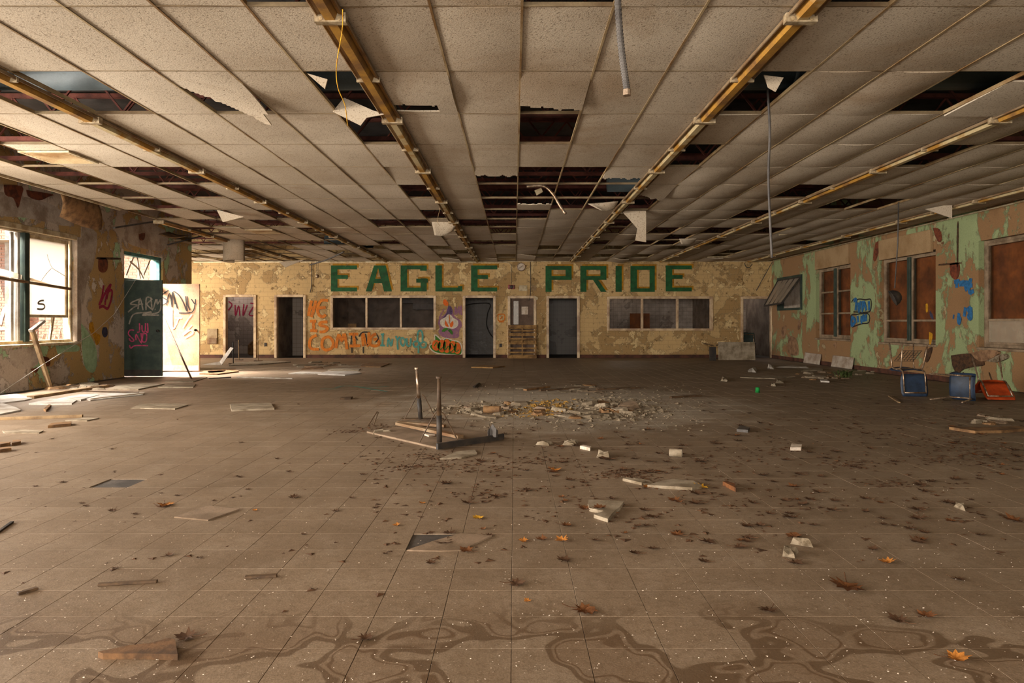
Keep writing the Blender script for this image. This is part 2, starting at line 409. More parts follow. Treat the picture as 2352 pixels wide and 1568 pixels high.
wall('wall_far', 'y', YF, YF+.18, -15.2, XR+.3, 0, ZR, holes, M['far'])
DL0, DL1, DLH = 15.55, 17.25, 2.80
LW = [(11.3, 13.9, .82, 2.87)]
near_open = [(-3.9, -1.3, .82, 2.87), (.9, 3.5, .82, 2.87), (5.7, 8.3, .82, 2.87)]
wall('wall_left', 'x', XL-.3, XL, YB, 18.8, 0, ZR, LW+near_open+[(DL0, DL1, 0, DLH)], M['left'])
wall('wall_alcove', 'x', -15.2, -14.9, 18.8, YF, 0, ZR, [(19.9, 22.7, 1.0, 2.8)], M['left'])
RW = [(18.3, 20.4, .76, 2.76), (14.6, 16.85, .74, 2.73), (10.9, 13.25, .74, 2.74), (21.35, 23.3, 1.60, 2.68)]
wall('wall_right', 'x', XR, XR+.3, YB, YF+.2, 0, ZR, RW, M['right'])
wall('wall_back', 'y', YB-.2, YB, XL-.3, XR+.3, 0, ZR, [(-4.3, 2.3, 1.0, 2.8)], M['left'])
roof = MB().box((XL-.3, YB-.2, ZR), (XR+.3, 18.62, ZR+.2)).box((-15.2, 18.62, ZR), (XR+.3, YF+4.3, ZR+.2)).obj('roof_slab', M['deck']); struct(roof)
# tiled rooms behind the far wall
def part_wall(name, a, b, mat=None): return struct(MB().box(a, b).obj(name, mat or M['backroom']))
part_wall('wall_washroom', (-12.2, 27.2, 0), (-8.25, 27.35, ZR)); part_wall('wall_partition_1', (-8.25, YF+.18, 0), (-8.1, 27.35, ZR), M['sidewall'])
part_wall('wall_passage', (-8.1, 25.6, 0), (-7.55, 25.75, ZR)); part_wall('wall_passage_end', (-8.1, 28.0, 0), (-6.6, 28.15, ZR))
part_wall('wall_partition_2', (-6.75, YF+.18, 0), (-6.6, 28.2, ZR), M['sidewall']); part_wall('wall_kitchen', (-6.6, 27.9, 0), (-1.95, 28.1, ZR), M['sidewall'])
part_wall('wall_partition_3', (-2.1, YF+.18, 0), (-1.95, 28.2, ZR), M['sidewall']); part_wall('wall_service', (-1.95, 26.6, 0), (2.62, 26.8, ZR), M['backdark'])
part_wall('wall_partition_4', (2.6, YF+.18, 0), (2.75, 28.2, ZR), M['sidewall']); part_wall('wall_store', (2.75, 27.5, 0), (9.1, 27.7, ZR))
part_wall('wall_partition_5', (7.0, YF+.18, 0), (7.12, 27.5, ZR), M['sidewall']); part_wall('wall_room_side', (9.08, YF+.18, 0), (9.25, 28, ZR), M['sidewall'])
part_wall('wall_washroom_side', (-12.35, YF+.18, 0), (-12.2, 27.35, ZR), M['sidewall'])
struct(MB().box((-12.3, YF+.18, 3.2), (9.2, 28.2, 3.25)).obj('ceiling_back', M['deck']))
# brick return wall of the wing seen through window and transom
wall_brick = struct(MB().box((-22, 18.62, 0), (XL-.3, 18.8, ZR+.2)).obj('wall_brick', M['mortar']))
bm_ = MB().box((-.098, 0, -.031), (.098, .02, .031)).mesh('brick', M['brick'])
vis = MB(); nb = 0
for r in range(62):
    z = .04+r*.0745
    for k in range(56):
        x = XL-.42-k*.211-(.105 if r % 2 else 0)
        sx, sy = PX((x, 18.6, z))
        if -10 < sx < 64 and 500 < sy < 800 or 270 < sx < 372 and 560 < sy < 660:
            if nb < 300:
                o = link('brick', bm_, wall_brick, (x, 18.598+R(0, .004), z)); nb += 1; continue
        if x > -16: vis.box((x-.098, 18.6, z-.031), (x+.098, 18.62, z+.031))
stuff(vis.obj('brick', M['brick'], wall_brick, fix=False))
struct(MB().box((-40, -30, -.3), (XL-.3, 18.6, -.05)).obj('ground', M['ground']))
# baseboards of the far wall
xs = [440]+[v for d in sorted(DOORS) for v in d[:2]]+[1776]
k = 0
for a, b in zip(xs[0::2], xs[1::2]):
    if b-a > 6: k += 1; struct(MB().box((fx(a)+.02, YF-.014, 0), (fx(b)-.02, YF-.001, .115)).obj('baseboard_far_%d' % k, M['base'], bevel=.003))
struct(MB().box((XR-.014, 14.0, 0), (XR-.001, YF-.02, .11)).obj('baseboard_right', M['base'], bevel=.003))

# ------------------------------------------------------------------ far doors and serving windows
def frame_rect(name, x0, x1, z0, z1, mat, w=.075, bottom=False, proud=.03):
    m = MB(); y0, y1 = YF-proud, YF+.15
    m.box((x0-.01, y0, z0), (x0+w, y1, z1)); m.box((x1-w, y0, z0), (x1+.01, y1, z1)); m.box((x0+w, y0, z1-w), (x1-w, y1, z1+.01))
    if bottom: m.box((x0+w, y0, z0), (x1-w, y1, z0+w))
    return struct(m.obj(name, mat, bevel=.006))
for i, (a, b, t) in enumerate(DOORS): frame_rect('door_%d' % (i+1), fx(a), fx(b), 0.002, fz(t), M['frame'])
for i, (a, b, p, q, mu) in enumerate(WINS):
    fr = frame_rect('window_%d' % (i+1), fx(a), fx(b), fz(q), fz(p), M['frame'], bottom=True)
    for x in mu: MB().box((fx(x)-.035, YF-.025, fz(q)+.075), (fx(x)+.035, YF+.12, fz(p)-.075)).obj('mullion', M['frame'], fr, bevel=.005)
    edges = [a+5]+list(mu)+[b-5]
    for x0, x1 in zip(edges, edges[1:]):
        MB().box((fx(x0)+.03, YF+.05, fz(q)+.075), (fx(x1)-.03, YF+.056, fz(p)-.075)).obj('pane', M['dark_glass'], fr)
# closed leaf in door four
dl = empty('door_leaf', (fx(1199), YF+.08, 0)); tag(dl, 'brown door leaf with glazed slit, closed behind the standing pallet', 'door')
x0, x1 = fx(1173)-fx(1199), fx(1225)-fx(1199)
xa, xb = fx(1179.5)-fx(1199), fx(1191)-fx(1199); za, zb = fz(745), fz(691)
MB().box((x0, 0, .01), (xa, .045, 2.05)).box((xb, 0, .01), (x1, .045, 2.05)).box((xa, 0, .01), (xb, .045, za)).box((xa, 0, zb), (xb, .045, 2.05)).obj('panel', plain('door_brown', '6b5648', '554438', 4), dl)
MB().box((xa, .015, za), (xb, .025, zb)).obj('pane', M['dirty_glass'], dl)
nt = MB().grid(lambda u, v: (fx(1198)+u*.22, YF+.074-.01*math.sin(3*u), fz(722)+v*.27), 3, 3).obj('notice', M['paper'], solid=.002)
tag(nt, 'pale paper notice stuck on the closed brown door', 'notice')

# ------------------------------------------------------------------ ceiling
CW, CL, X0C, Y0C = .607, 1.193, .052, 4.638
ceil_o = struct(empty('ceiling', (0, 8, ZC)))
def cpart(mb, name, mat, **k):
    o = mb.obj(name, mat, **k); o.parent = ceil_o; o.matrix_parent_inverse = Matrix.Translation((0, -8, -ZC)); return o
def ccell(px, py):
    p = CE(px, py); return (math.floor((p.x-X0C)/CW), math.floor((p.y-Y0C)/CL))
HOLES = [(640, 6), (1300, 3), (1960, 5), (207, 215), (57, 225), (790, 215), (880, 295), (1255, 295), (1735, 220), (2185, 222),
  (20, 310), (30, 368), (185, 405), (330, 405), (445, 404), (450, 438), (290, 440), (1240, 400), (1330, 400), (1150, 440), (1240, 440),
  (1330, 440), (1420, 440), (1150, 468), (1310, 468), (1390, 468), (1480, 470), (965, 432), (1135, 492), (1225, 492), (1090, 512), (1150, 512),
  (1420, 507), (1150, 537), (1400, 529), (1165, 552), (1000, 487), (1590, 355), (2130, 372), (2310, 330), (1850, 443), (1930, 475),
  (2030, 475), (1730, 495), (1645, 531), (1765, 532), (1857, 557), (1675, 583), (478, 492), (500, 512), (640, 490), (625, 510), (755, 542), (893, 555),
  (1005, 565), (590, 557), (640, 557), (690, 557), (740, 560), (620, 572), (690, 572), (760, 574), (590, 583), (660, 585), (810, 585), (860, 571), (1040, 590),
  (1310, 588), (1400, 590), (1500, 585), (1180, 590), (1230, 590), (1090, 583), (1480, 552), (1560, 548), (1500, 531), (1610, 562), (1090, 556), (370, 470), (400, 503)]
HOLES = {ccell(*h) for h in HOLES}
def torn(px, py): return ccell(px, py)
rag = lambda u, s: .09*noise.noise(Vector((u*7, s, 0)))+.05*noise.noise(Vector((u*23, s, 2)))
TORN = {
 torn(450, 215): (lambda u, v: -.13*v*v*u, lambda u, v: u > 1.25*(v-.35)+rag(v, 1) and not (v > .80 and u > .93)),
 torn(1270, 205): (lambda u, v: -.05*v, lambda u, v: v < .70+.10*u+rag(u, 2)*.5),
 torn(940, 215): (lambda u, v: -.03*math.sin(3*v), lambda u, v: not (.70+rag(u, 3)*.4 < v < .90 and u < .72)),
 torn(1140, 395): (lambda u, v: -.10*v*v, lambda u, v: v < .42+rag(u, 4)),
 torn(1430, 398): (lambda u, v: -.10*v*v, lambda u, v: v < .52+rag(u, 5)),
 torn(1235, 468): (lambda u, v: -.05*(1-v), lambda u, v: v > .35+rag(u, 6)),
 torn(1505, 438): (lambda u, v: -.06*v, lambda u, v: v < .45+.5*u+rag(u, 7)),
 torn(2230, 250): (lambda u, v: -.03*v, lambda u, v: v > .2),
}
nrand = random.Random(3)
kx0, kx1 = -23, 14
tiles = []
for r in range(-1, 16):
    for c in range(kx0, kx1+1):
        xc, yc = X0C+(c+.5)*CW, Y0C+(r+.5)*CL
        if xc < -7.25 and yc < 18.3 : continue
        if xc > XR-.2: continue
        if (c, r) in HOLES: continue
        far = r >= 8
        pr = (.42 if xc < -6.8 and yc > 18 else .09 if far else 0)
        if far and nrand.random() < pr and (c, r) not in TORN: continue
        tiles.append((r, c, xc, yc))
def tile_geo(sag, tilt, dz=None, keep=None, nu=6, nv=6, seed=0):
    w, l = CW-.008, CL-.008
    def fn(u, v):
        z = -sag*(1-(2*u-1)**2)*(1-.55*(2*v-1)**4)+tilt*(u-.5)
        if dz: z += dz(u, v)
        return ((u-.5)*w, (v-.5)*l, z)
    m = MB().grid(fn, nu, nv, keep); return m
def solid_tile(mb, th=.014):
    n = len(mb.v); mb.v += [(x, y, z+th) for x, y, z in mb.v]; fs = list(mb.f); cnt = {}
    for f in fs:
        for a, b in zip(f, f[1:]+f[:1]): cnt[(a, b)] = 1
    mb.f = [f[::-1] for f in fs]+[tuple(i+n for i in f) for f in fs]
    for a, b in cnt:
        if (b, a) not in cnt:
            k = len(mb.v); mb.v += [mb.v[a], mb.v[b], mb.v[b+n], mb.v[a+n]]; mb.f.append((k, k+1, k+2, k+3))
    used = sorted({i for f in mb.f for i in f}); ix = {k: i for i, k in enumerate(used)}
    mb.v = [mb.v[i] for i in used]; mb.f = [tuple(ix[i] for i in f) for f in mb.f]; return mb
variants = []
for sag in (.0015, .006, .012, .022, .034):
    for t in (-.006, 0, .006): variants.append((sag, solid_tile(tile_geo(sag, t)).mesh('ceiling_tile', M['tile'], 'z')))
tiles.sort(); n_ind = 0; rest = MB()
for r, c, xc, yc in tiles:
    if (c, r) in TORN:
        dz, keep = TORN[(c, r)]
        me = solid_tile(tile_geo(.006, 0, dz, keep, 24, 30)).mesh('ceiling_tile', M['tile'])
        link('ceiling_tile', me, ceil_o, (xc, yc-8, .004)); n_ind += 1; continue
    base = .032 if xc > 2.2 else .010 if xc > -1 else .003
    if xc > 2.2 and r < 1: base = .016
    target = base*R(.5, 1.3); v = min(variants, key=lambda q: abs(q[0]-target)+R(0, .004))
    vis_ = any(inview((xc+a*.3, yc+b*.6, ZC)) for a in (-1, 0, 1) for b in (-1, 0, 1))
    if not vis_: continue
    if n_ind < 297:
        o = link('ceiling_tile', v[1], ceil_o, (xc, yc-8, .004+R(-.002, .002))); n_ind += 1
        if R(0, 1) < .12: o.rotation_euler = (R(-.02, .02), R(-.02, .02), 0)
    else:
        g = solid_tile(tile_geo(target, R(-.006, .006), None, None, 4, 3)); z = ZC+.004+R(-.003, .003); k = R(0, 1)
        tl = R(-.10, .0) if k < .12 else 0
        rest.add([(x+xc, y+yc, q+z+tl*(x/CW+.5)) for x, y, q in g.v], g.f)
# plain tiles over and behind the camera, out of the frame
stuff(cpart(rest, 'ceiling_tile', M['tile'], fix=False, smooth='z'))
cpart(MB().box((-7.2, YB, ZC), (XR, Y0C-CL-.02, ZC+.015)), 'ceiling_panel', M['tile'])
# tees
cross = MB()
for c in range(kx0, kx1+2):
    x = X0C+c*CW
    y0 = 18.85 if x < -7.3 else 3.4
    if x > XR: continue
    cpart(MB().box((x-.0085, y0, ZC-.003), (x+.0085, YF-.01, ZC+.0005)).box((x-.0018, y0, ZC), (x+.0018, YF-.01, ZC+.035)), 'main_tee', M['tee'])
for r in range(0, 17):
    y = Y0C+r*CL
    x0 = X0C+kx0*CW if y > 18.7 else -7.25
    cross.box((x0, y-.005, ZC-.001), (XR-.01, y+.005, ZC+.003)).box((x0, y-.0015, ZC), (XR-.01, y+.0015, ZC+.03))
stuff(cpart(cross, 'cross_tee', M['tee_dark'], fix=False))
struct(MB().box((-7.262, 3.0, ZC-.03), (-7.238, 12.9, ZC+.03)).obj('trim_1', M['cream']))
struct(MB().box((-8.6, YF-.03, ZC-.012), (XR-.02, YF-.001, ZC+.012)).obj('trim_2', M['cream']))
struct(MB().box((XR-.03, 9.0, ZC-.012), (XR-.001, YF-.03, ZC+.012)).obj('trim_3', M['cream']))
# roof joists, ducts
for i, y in enumerate([4.2+1.19*k for k in range(17)]):
    j = struct(empty('roof_joist', (0, y, 0))); x0, x1 = -8.6 if y < 18.5 else -14.8, XR-.05
    for nm, z in (('top_chord', 4.48), ('bottom_chord', 3.86)):
        o = MB().box((x0, -.035, z-.03), (x1, -.006, z+.03)).box((x0, .006, z-.03), (x1, .035, z+.03)).obj(nm, M['joist'], j)
    pts = []; x = x0; k = 0
    while x < x1: pts.append((x, 0, 4.45 if k % 2 else 3.89)); x += .45; k += 1
    m = MB()
    for p, q in zip(pts, pts[1:]): m.bar(p, q, .024, .024)
    m.obj('web', M['joist'], j)
def thing_tube(name, pts, r, mat, label, cat, n=10, parent=None, group=None, r2=None):
    o = MB().tube(pts, r, n, r2).obj(name, mat, parent, smooth=True)
    if label: tag(o, label, cat, group)
    return o
def duct(y, x0, x1, z, r, label):
    d = empty('duct', (x0, y, z)); tag(d, label, 'duct')
    MB().tube([(0, 0, 0), (x1-x0, 0, 0)], r, 24).obj('shell', M['duct'], d, smooth=True)
    for k in range(int((x1-x0)/1.2)): MB().lathe([(r+.001, -.02), (r+.014, -.012), (r+.014, .012), (r+.001, .02)], Matrix.Translation((.6+k*1.2, 0, 0)) @ Matrix.Rotation(math.pi/2, 4, 'Y'), 24).obj('seam_band', M['duct'], d, smooth=True)
duct(6.58, -7.6, 4.6, 3.59, .20, 'round metal duct above the front row of ceiling holes')
duct(12.0, 1.6, 3.6, 3.62, .18, 'short round duct above the big gap in the middle of the ceiling')
duct(20.8, -5.6, -4.2, 3.6, .18, 'short round duct above the sagging ceiling of the alcove end')

# ------------------------------------------------------------------ fluorescent strip fixtures
ORD = ['first', 'second', 'third', 'fourth', 'fifth', 'sixth', 'seventh', 'eighth', 'ninth', 'tenth']
FLEN = 2.386
def prof_mesh(prof, l, name, mat):
    m = MB(); n = len(prof)
    m.add([(x, 0, z) for x, z in prof]+[(x, l, z) for x, z in prof], [(i, (i+1)%n, (i+1)%n+n, i+n) for i in range(n)]+[tuple(range(n)), tuple(range(2*n-1, n-1, -1))])
    return m.obj(name, mat).data
def scrap(me):
    for o in [o for o in bpy.data.objects if o.data == me]: bpy.data.objects.remove(o)
    return me
pan = scrap(prof_mesh([(-.088, 0), (-.094, -.03), (-.086, -.032), (-.078, -.008), (.078, -.008), (.086, -.032), (.094, -.03), (.088, 0)], FLEN-.03, 'pan', M['fix_brown']))
covers = [scrap(prof_mesh([(-.05, -.009), (-.032, -.058), (.032, -.058), (.05, -.009)], FLEN-.03, 'ballast_cover', m)) for m in (M['rust'], M['fix_cream'])]
side = [scrap(prof_mesh([(s*.055, -.009), (s*.078, -.009), (s*.078, -.020), (s*.055, -.014)], FLEN-.03, 'wing_strip', m)) for s, m in ((1, M['rust']), (-1, M['fix_brown']))]
endm = MB().box((-.105, -.03, -.066), (.105, .03, -.004)).mesh('end_plate', M['fix_end'])
sock = MB().tube([(0, -.036, 0), (0, .036, 0)], .014, 8).mesh('lamp_socket', M['cream'])
clip = MB().box((-.098, -.012, -.04), (.098, .012, -.0)).mesh('clip', M['fix_end'])
TRK = [(-7.23, 13.0), (-4.30, 3.3), (-1.235, 2.40), (1.93, 2.40), (4.93, 2.6), (7.88, 7.0)]
for ti, (tx, ys) in enumerate(TRK):
    y = 4.74-FLEN*1
    while y < ys-.2: y += FLEN
    k = 0
    while y < YF-.6:
        l = min(FLEN, YF-.3-y)
        if any(inview((tx, y+q*l, ZC-.05), 40) for q in (0, .5, 1)):
            f = empty('strip_light', (tx, y, ZC-.008))
            rust = (ti, k) in ((2, 0), (2, 3), (1, 0), (1, 2), (3, 1), (0, 0), (0, 1), (1, 3), (2, 5)) or R(0, 1) < .14
            tag(f, '%s strip light, %s from the camera in %s row from left' % ('rust-orange' if rust else 'stained cream', ORD[k], ORD[ti]), 'ceiling light', 'bare strip lights in rows under the ceiling')
            o = link('pan', pan, f); o.scale.y = l/FLEN
            o = link('ballast_cover', covers[0 if rust else 1], f); o.scale.y = l/FLEN
            if ti in (2, 3, 4):
                for s in (side if ti == 3 and k < 4 or rust else side[1:]): o = link('wing_strip', s, f); o.scale.y = l/FLEN
            link('end_plate', endm, f, (0, -.012, 0))
            for sx in (-.062, .062): link('lamp_socket', sock, f, (sx, -.012, -.045))
            link('clip', clip, f, (0, l*.5, -.01))
            k += 1
        y += FLEN

# ------------------------------------------------------------------ things hanging from the ceiling
def sheet(name, pts, mat, label, cat, th=.012, parent=None, group=None):
    """flat piece with thickness from a planar outline"""
    pts = [Vector(p) for p in pts]; n = (pts[1]-pts[0]).cross(pts[2]-pts[1])
    n = n.normalized()*th if n.length > 1e-9 else Vector((0, 0, th))
    o = MB().prism(pts, n).obj(name, mat, parent)
    if label: tag(o, label, cat, group)
    return o
def hangtile(pxs, Y, curl=0):
    pts = [AT(x, y, Y) for x, y in pxs]; m = MB().prism(pts, (0, .014, 0)); return cpart(m, 'ceiling_tile', M['tile'])
hangtile([(1427, 484), (1484, 484), (1484, 556), (1459, 552), (1464, 525), (1446, 504)], 13.02)
hangtile([(2125, 480), (2187, 468), (2187, 501)], 12.4)
hangtile([(764, 256), (790, 224), (858, 254), (886, 262), (842, 270), (828, 288)], 6.9)
hangtile([(497, 481), (560, 498), (512, 510)], 13.1)
hangtile([(705, 168), (752, 182), (746, 204)], 5.9)
hangtile([(1755, 172), (1800, 178), (1782, 210), (1765, 200)], 6.0)
hangtile([(641, 602), (700, 596), (655, 614)], 22.5)
hangtile([(793, 612), (812, 590), (806, 598)], 22.8)
def curled(c, r, a0, a1, h, axis=Vector((1, 0, 0)), n=12):
    def fn(u, v):
        t = a0+(a1-a0)*u; return Vector(c)+Vector((r*math.sin(t), r*math.cos(t)*.8, -h*v+.02*math.sin(5*u)))
    return cpart(MB().grid(fn, n, 3), 'ceiling_tile', M['tile'], solid=.01, smooth=True)
p = AT(538, 553, 17.8); curled(p, .27, 1.6, 6.0, .52)
def drape(a, b, c, d, sag):
    a, b, c, d = map(Vector, (a, b, c, d))
    def fn(u, v):
        q = (a*(1-u)+b*u)*(1-v)+(d*(1-u)+c*u)*v; q = q.copy(); q.z -= sag*math.sin(math.pi*u)*v; return q
    return cpart(MB().grid(fn, 8, 6), 'ceiling_tile', M['tile'], solid=.012, smooth=True)
drape(AT(990, 503, 14.6), AT(1052, 510, 14.6), AT(1040, 530, 14.7), AT(998, 540, 14.5), .05)
drape(AT(1350, 468, 12.3), AT(1420, 462, 12.3), AT(1412, 478, 12.5), AT(1380, 482, 12.2), .03)
drape(AT(1560, 548, 17.0), AT(1600, 548, 17.0), AT(1595, 556, 17.4), AT(1565, 560, 17.0), .04)
# the large sagging board by the left windows
def board_fn(u, v):
    top = AT(128, 425, 11.4).lerp(AT(219, 455, 12.6), u); bot = AT(150, 497, 11.9).lerp(AT(232, 528, 12.9), u)
    q = top.lerp(bot, v); q.x += .06*math.sin(math.pi*v)-.10*(v*(1-u))**2; q.z -= .05*math.sin(math.pi*u)*v; return q
hb = MB().grid(board_fn, 12, 8).obj('sagging_board', M['board_brown'], solid=.014, smooth=True)
tag(hb, 'curved grey-brown board hanging from the ceiling edge beside the broken window', 'ceiling board')
hb2 = MB().grid(lambda u, v: AT(388+56*u, 532+6*u, 17.2)+Vector((0, -.5*v, -.06*math.sin(math.pi*u)-.12*v)), 10, 4).obj('sagging_board', M['board_brown'], solid=.012, smooth=True)
tag(hb2, 'dark warped board drooping from the ceiling at the end of the left wall', 'ceiling board')
tag(MB().bar(AT(262, 523, 14.0), AT(365, 507, 15.6), .05, .03).obj('metal_strip', M['conduit']), 'thin grey metal strip hanging level above the open door', 'metal strip')
tag(MB().bar(AT(385, 562, 17.4), AT(470, 540, 18.4), .05, .03).obj('metal_strip', M['conduit']), 'thin grey metal strip sticking out above the pale door', 'metal strip')
def conduit(pts, r, label, mat='conduit'):
    return thing_tube('conduit', pts, r, M[mat], label, 'conduit')
def curve(px, Y0, Y1=None, n=6):
    """smooth polyline through pixels at depth"""
    Y1 = Y1 or Y0; P = [AT(x, y, Y0+(Y1-Y0)*i/(len(px)-1)) for i, (x, y) in enumerate(px)]; out = []
    for i in range(len(P)-1):
        a, b, c, d = P[max(i-1, 0)], P[i], P[i+1], P[min(i+2, len(P)-1)]
        for k in range(n):
            t = k/n; out.append(.5*((2*b)+(c-a)*t+(2*a-5*b+4*c-d)*t*t+(3*b-a-3*c+d)*t**3))
    return out+[P[-1]]
c1 = conduit(curve([(1417, -40), (1421, 40), (1427, 110), (1434, 165), (1440, 206)], 3.6), .0165, 'flexible grey conduit dangling at the top edge of the view')
rg = MB()
cp = curve([(1417, -40), (1421, 40), (1427, 110), (1434, 165), (1440, 206)], 3.6, n=16)
for q, q2 in zip(cp[::2], cp[1::2]): rg.tube([q, q2], .0185, 8)
stuff(rg.obj('corrugation', M['conduit'], c1)); MB().tube([cp[-1], cp[-1]-Vector((0, 0, .03))], .021, 10).obj('end_fitting', M['steel'], c1)
c2 = curve([(1763, 205), (1768, 300), (1765, 400), (1768, 490), (1773, 592)], 6.6); conduit(c2, .0115, 'long thin grey conduit hanging far down from the torn ceiling')
pl = empty('pendant_lamp', AT(2052, 684, 12.2)); tag(pl, 'dark dome pendant on a long rod before the right-hand windows', 'pendant lamp')
o = AT(2052, 684, 12.2)
MB().tube([AT(2064, 464, 12.2)-o, AT(2062, 560, 12.2)-o, AT(2055, 662, 12.2)-o], .011, 8).obj('rod', M['conduit'], pl, smooth=True)
DM = Matrix.Rotation(math.radians(62), 4, 'Y') @ Matrix.Rotation(.3, 4, 'X')
MB().lathe([(.012, .13), (.05, .125), (.09, .10), (.125, .05), (.14, 0), (.146, -.004), (.146, -.012), (.13, -.01), (.10, .04), (.05, .09), (.01, .10)], DM, 24).obj('dome_shade', M['dark'], pl, smooth=True)
thing_tube('bent_pipe', curve([(1210, 428), (1248, 427), (1270, 445), (1285, 470), (1299, 491)], 11.4, 11.2), .024, M['steel'], 'bent shiny pipe poking out of the big ceiling gap', 'pipe')
bx = sheet('junction_box', [AT(1228, 437, 11.7), AT(1243, 431, 11.7), AT(1247, 440, 11.7), AT(1233, 448, 11.7)], M['cream'], 'small cream junction box dangling in the big ceiling gap', 'junction box', .06)
thing_tube('yellow_wire', curve([(787, 22), (786, 70), (773, 150), (776, 200), (792, 240), (797, 275), (799, 288)], 4.55, 5.4), .0035, M['leaf_yellow'], 'yellow wire dangling from the rusty light in the third row', 'wire')
thing_tube('loose_wire', curve([(1015, 424), (1012, 470), (1005, 505), (1010, 518)], 12.5), .004, M['tee'], 'thin brown wire hanging under the third row of lights', 'wire')
for k, (xx, y0, y1) in enumerate(((1218, 601, 690), (715, 601, 672))):
    thing_tube('cable', curve([(xx, y0), (xx+1, (y0+y1)/2), (xx, y1-14), (xx-3, y1)], YF-.02), .012, M['dark'], ('black cable hanging down before the clock wall', 'black cable hanging beside the small lamp left of the lettering')[k], 'cable')
thing_tube('cable', curve([(712, 608), (740, 600), (765, 590), (790, 578)], 22.6, 20.5), .022, M['dark'], 'thick black cable looping down from the ceiling left of the lettering', 'cable')
thing_tube('cable', curve([(1710, 604), (1714, 613), (1721, 614), (1728, 606)], 22.0), .012, M['dark'], 'black cable loop under the end of the rightmost light row', 'cable')
tag(MB().bar(AT(1774, 601, 23.6), AT(1737, 667, 23.88), .02, .02).obj('stay_rod', M['dark']), 'thin dark stay rod slanting over the doorway at the right', 'rod')
thing_tube('ceiling_pipe', [AT(2130, 372, 9.3), AT(2212, 340, 9.2)], .012, M['steel'], None, None) and None
bpy.data.objects.remove(bpy.data.objects['ceiling_pipe'])
for a, b, yy in (((1625, 590), (1690, 590), 22.2), ((1790, 539), (1860, 533), 16.5)):
    tag(MB().bar(AT(*a, yy), AT(*b, yy), .05, .03).obj('tee_scrap', M['cream']), 'bent pale ceiling tee hanging loose %s' % ('near the far wall' if a[0] < 1700 else 'beside the long conduit'), 'metal strip')
# air diffusers
def diffuser(px, py, label):
    c, r = ccell(px, py); d = empty('air_diffuser', (X0C+(c+.5)*CW, Y0C+(r+.5)*CL, ZC-.006)); tag(d, label, 'air vent')
    w = .29
    m = MB()
    for s in (-1, 1): m.box((s*w-.02, -w-.02, -.02), (s*w+.02, w+.02, 0)); m.box((-w+.02, s*w-.02, -.02), (w-.02, s*w+.02, 0))
    m.obj('frame', M['cream'], d)
    for k in range(8):
        y = -w+.05+k*(2*w-.1)/7; MB().bar((-w+.02, y, -.012), (w-.02, y, -.012), .05, .004, (0, .5, .8)).obj('louvre', M['tee'], d)
diffuser(160, 362, 'square cream air vent in the ceiling above the broken window'); diffuser(605, 529, 'square rust-stained air vent in the ceiling above the doors')

# ------------------------------------------------------------------ left window and open doorway
XM = XL-.16
def bx(x0, x1, y0, y1, z0, z1): return MB().box((x0, y0, z0), (x1, y1, z1))
w3 = struct(empty('window_3', (XM, 12.6, .82)))
def wp(mb, name, mat, par, **k):
    o = mb.obj(name, mat, **k); o.parent = par; o.matrix_parent_inverse = par.matrix_world.inverted() if par.matrix_world != Matrix() else Matrix.Translation(-par.location); return o
def fix_parent(o, par): o.parent = par; o.matrix_parent_inverse = Matrix.Translation(-par.location); return o
def wframe(par, xm, y0, y1, z0, z1, mat, w=.06, d=.10):
    m = MB().box((xm-d/2, y0, z0), (xm+d/2, y0+w, z1)).box((xm-d/2, y1-w, z0), (xm+d/2, y1, z1)).box((xm-d/2, y0+w, z1-w), (xm+d/2, y1-w, z1)).box((xm-d/2, y0+w, z0), (xm+d/2, y1-w, z0+w))
    return fix_parent(m.obj('window_frame', mat, bevel=.006), par)
wframe(w3, XM, 11.3, 13.9, .82, 2.87, M['cream'])
fix_parent(bx(XM-.09, XM+.09, 12.50, 12.62, .86, 2.81).obj('mullion', M['green'], bevel=.005), w3)
fix_parent(bx(XL-.3, XL+.05, 11.25, 13.95, .775, .822).obj('window_sill', M['cream'], bevel=.01), w3)
fix_parent(bx(XL-.07, XL+.012, 13.86, 13.99, .83, 2.90).obj('casing', M['plaster'], bevel=.008), w3)
fix_parent(bx(XL-.07, XL+.012, 11.3, 13.86, 2.83, 2.93).obj('casing', M['cream'], bevel=.008), w3)
# right sash: rails, whitened pane and broken lower light
sy0, sy1 = 12.66, 13.80
m = bx(XM-.03, XM+.03, sy0, sy0+.05, 1.30, 2.80)
for a, b in ((sy1-.06, sy1),): m.box((XM-.03, a, 1.30), (XM+.03, b, 2.80))
m.box((XM-.03, sy0+.05, 1.30), (XM+.03, sy1-.06, 1.35)); m.box((XM-.03, sy0+.05, 2.74), (XM+.03, sy1-.06, 2.80))
fix_parent(m.obj('sash', M['cream'], bevel=.004), w3)
fix_parent(bx(XM-.004, XM+.004, sy0+.05, sy1-.06, 1.35, 2.74).obj('pane', M['frost_glass']), w3)
fix_parent(MB().bar((XM+.07, 11.36, 1.99), (XM+.06, 13.82, 1.865), .05, .05).obj('meeting_rail', M['fix_brown'], bevel=.004), w3)
fix_parent(MB().prism([(XM+.03, 11.36, 2.03), (XM+.03, 12.3, 1.99), (XM+.03, 13.3, 1.92), (XM+.03, 12.2, 2.10), (XM+.03, 11.36, 2.20)], (.006, 0, 0)).obj('glass_shard', M['frost_glass']), w3)
for q, (y, h) in enumerate(((12.85, .16), (13.05, .1), (13.2, .19), (13.42, .09), (13.55, .22))):
    fix_parent(MB().prism([(XM, y, .885), (XM, y+.12, .885), (XM, y+R(.02, .1), .885+h)], (.005, 0, 0)).obj('glass_shard', M['dirty_glass']), w3)
fix_parent(MB().bar((XM+.02, 13.25, .86), (XM+.02, 13.36, 1.30), .04, .05).obj('brace', M['cream']), w3)
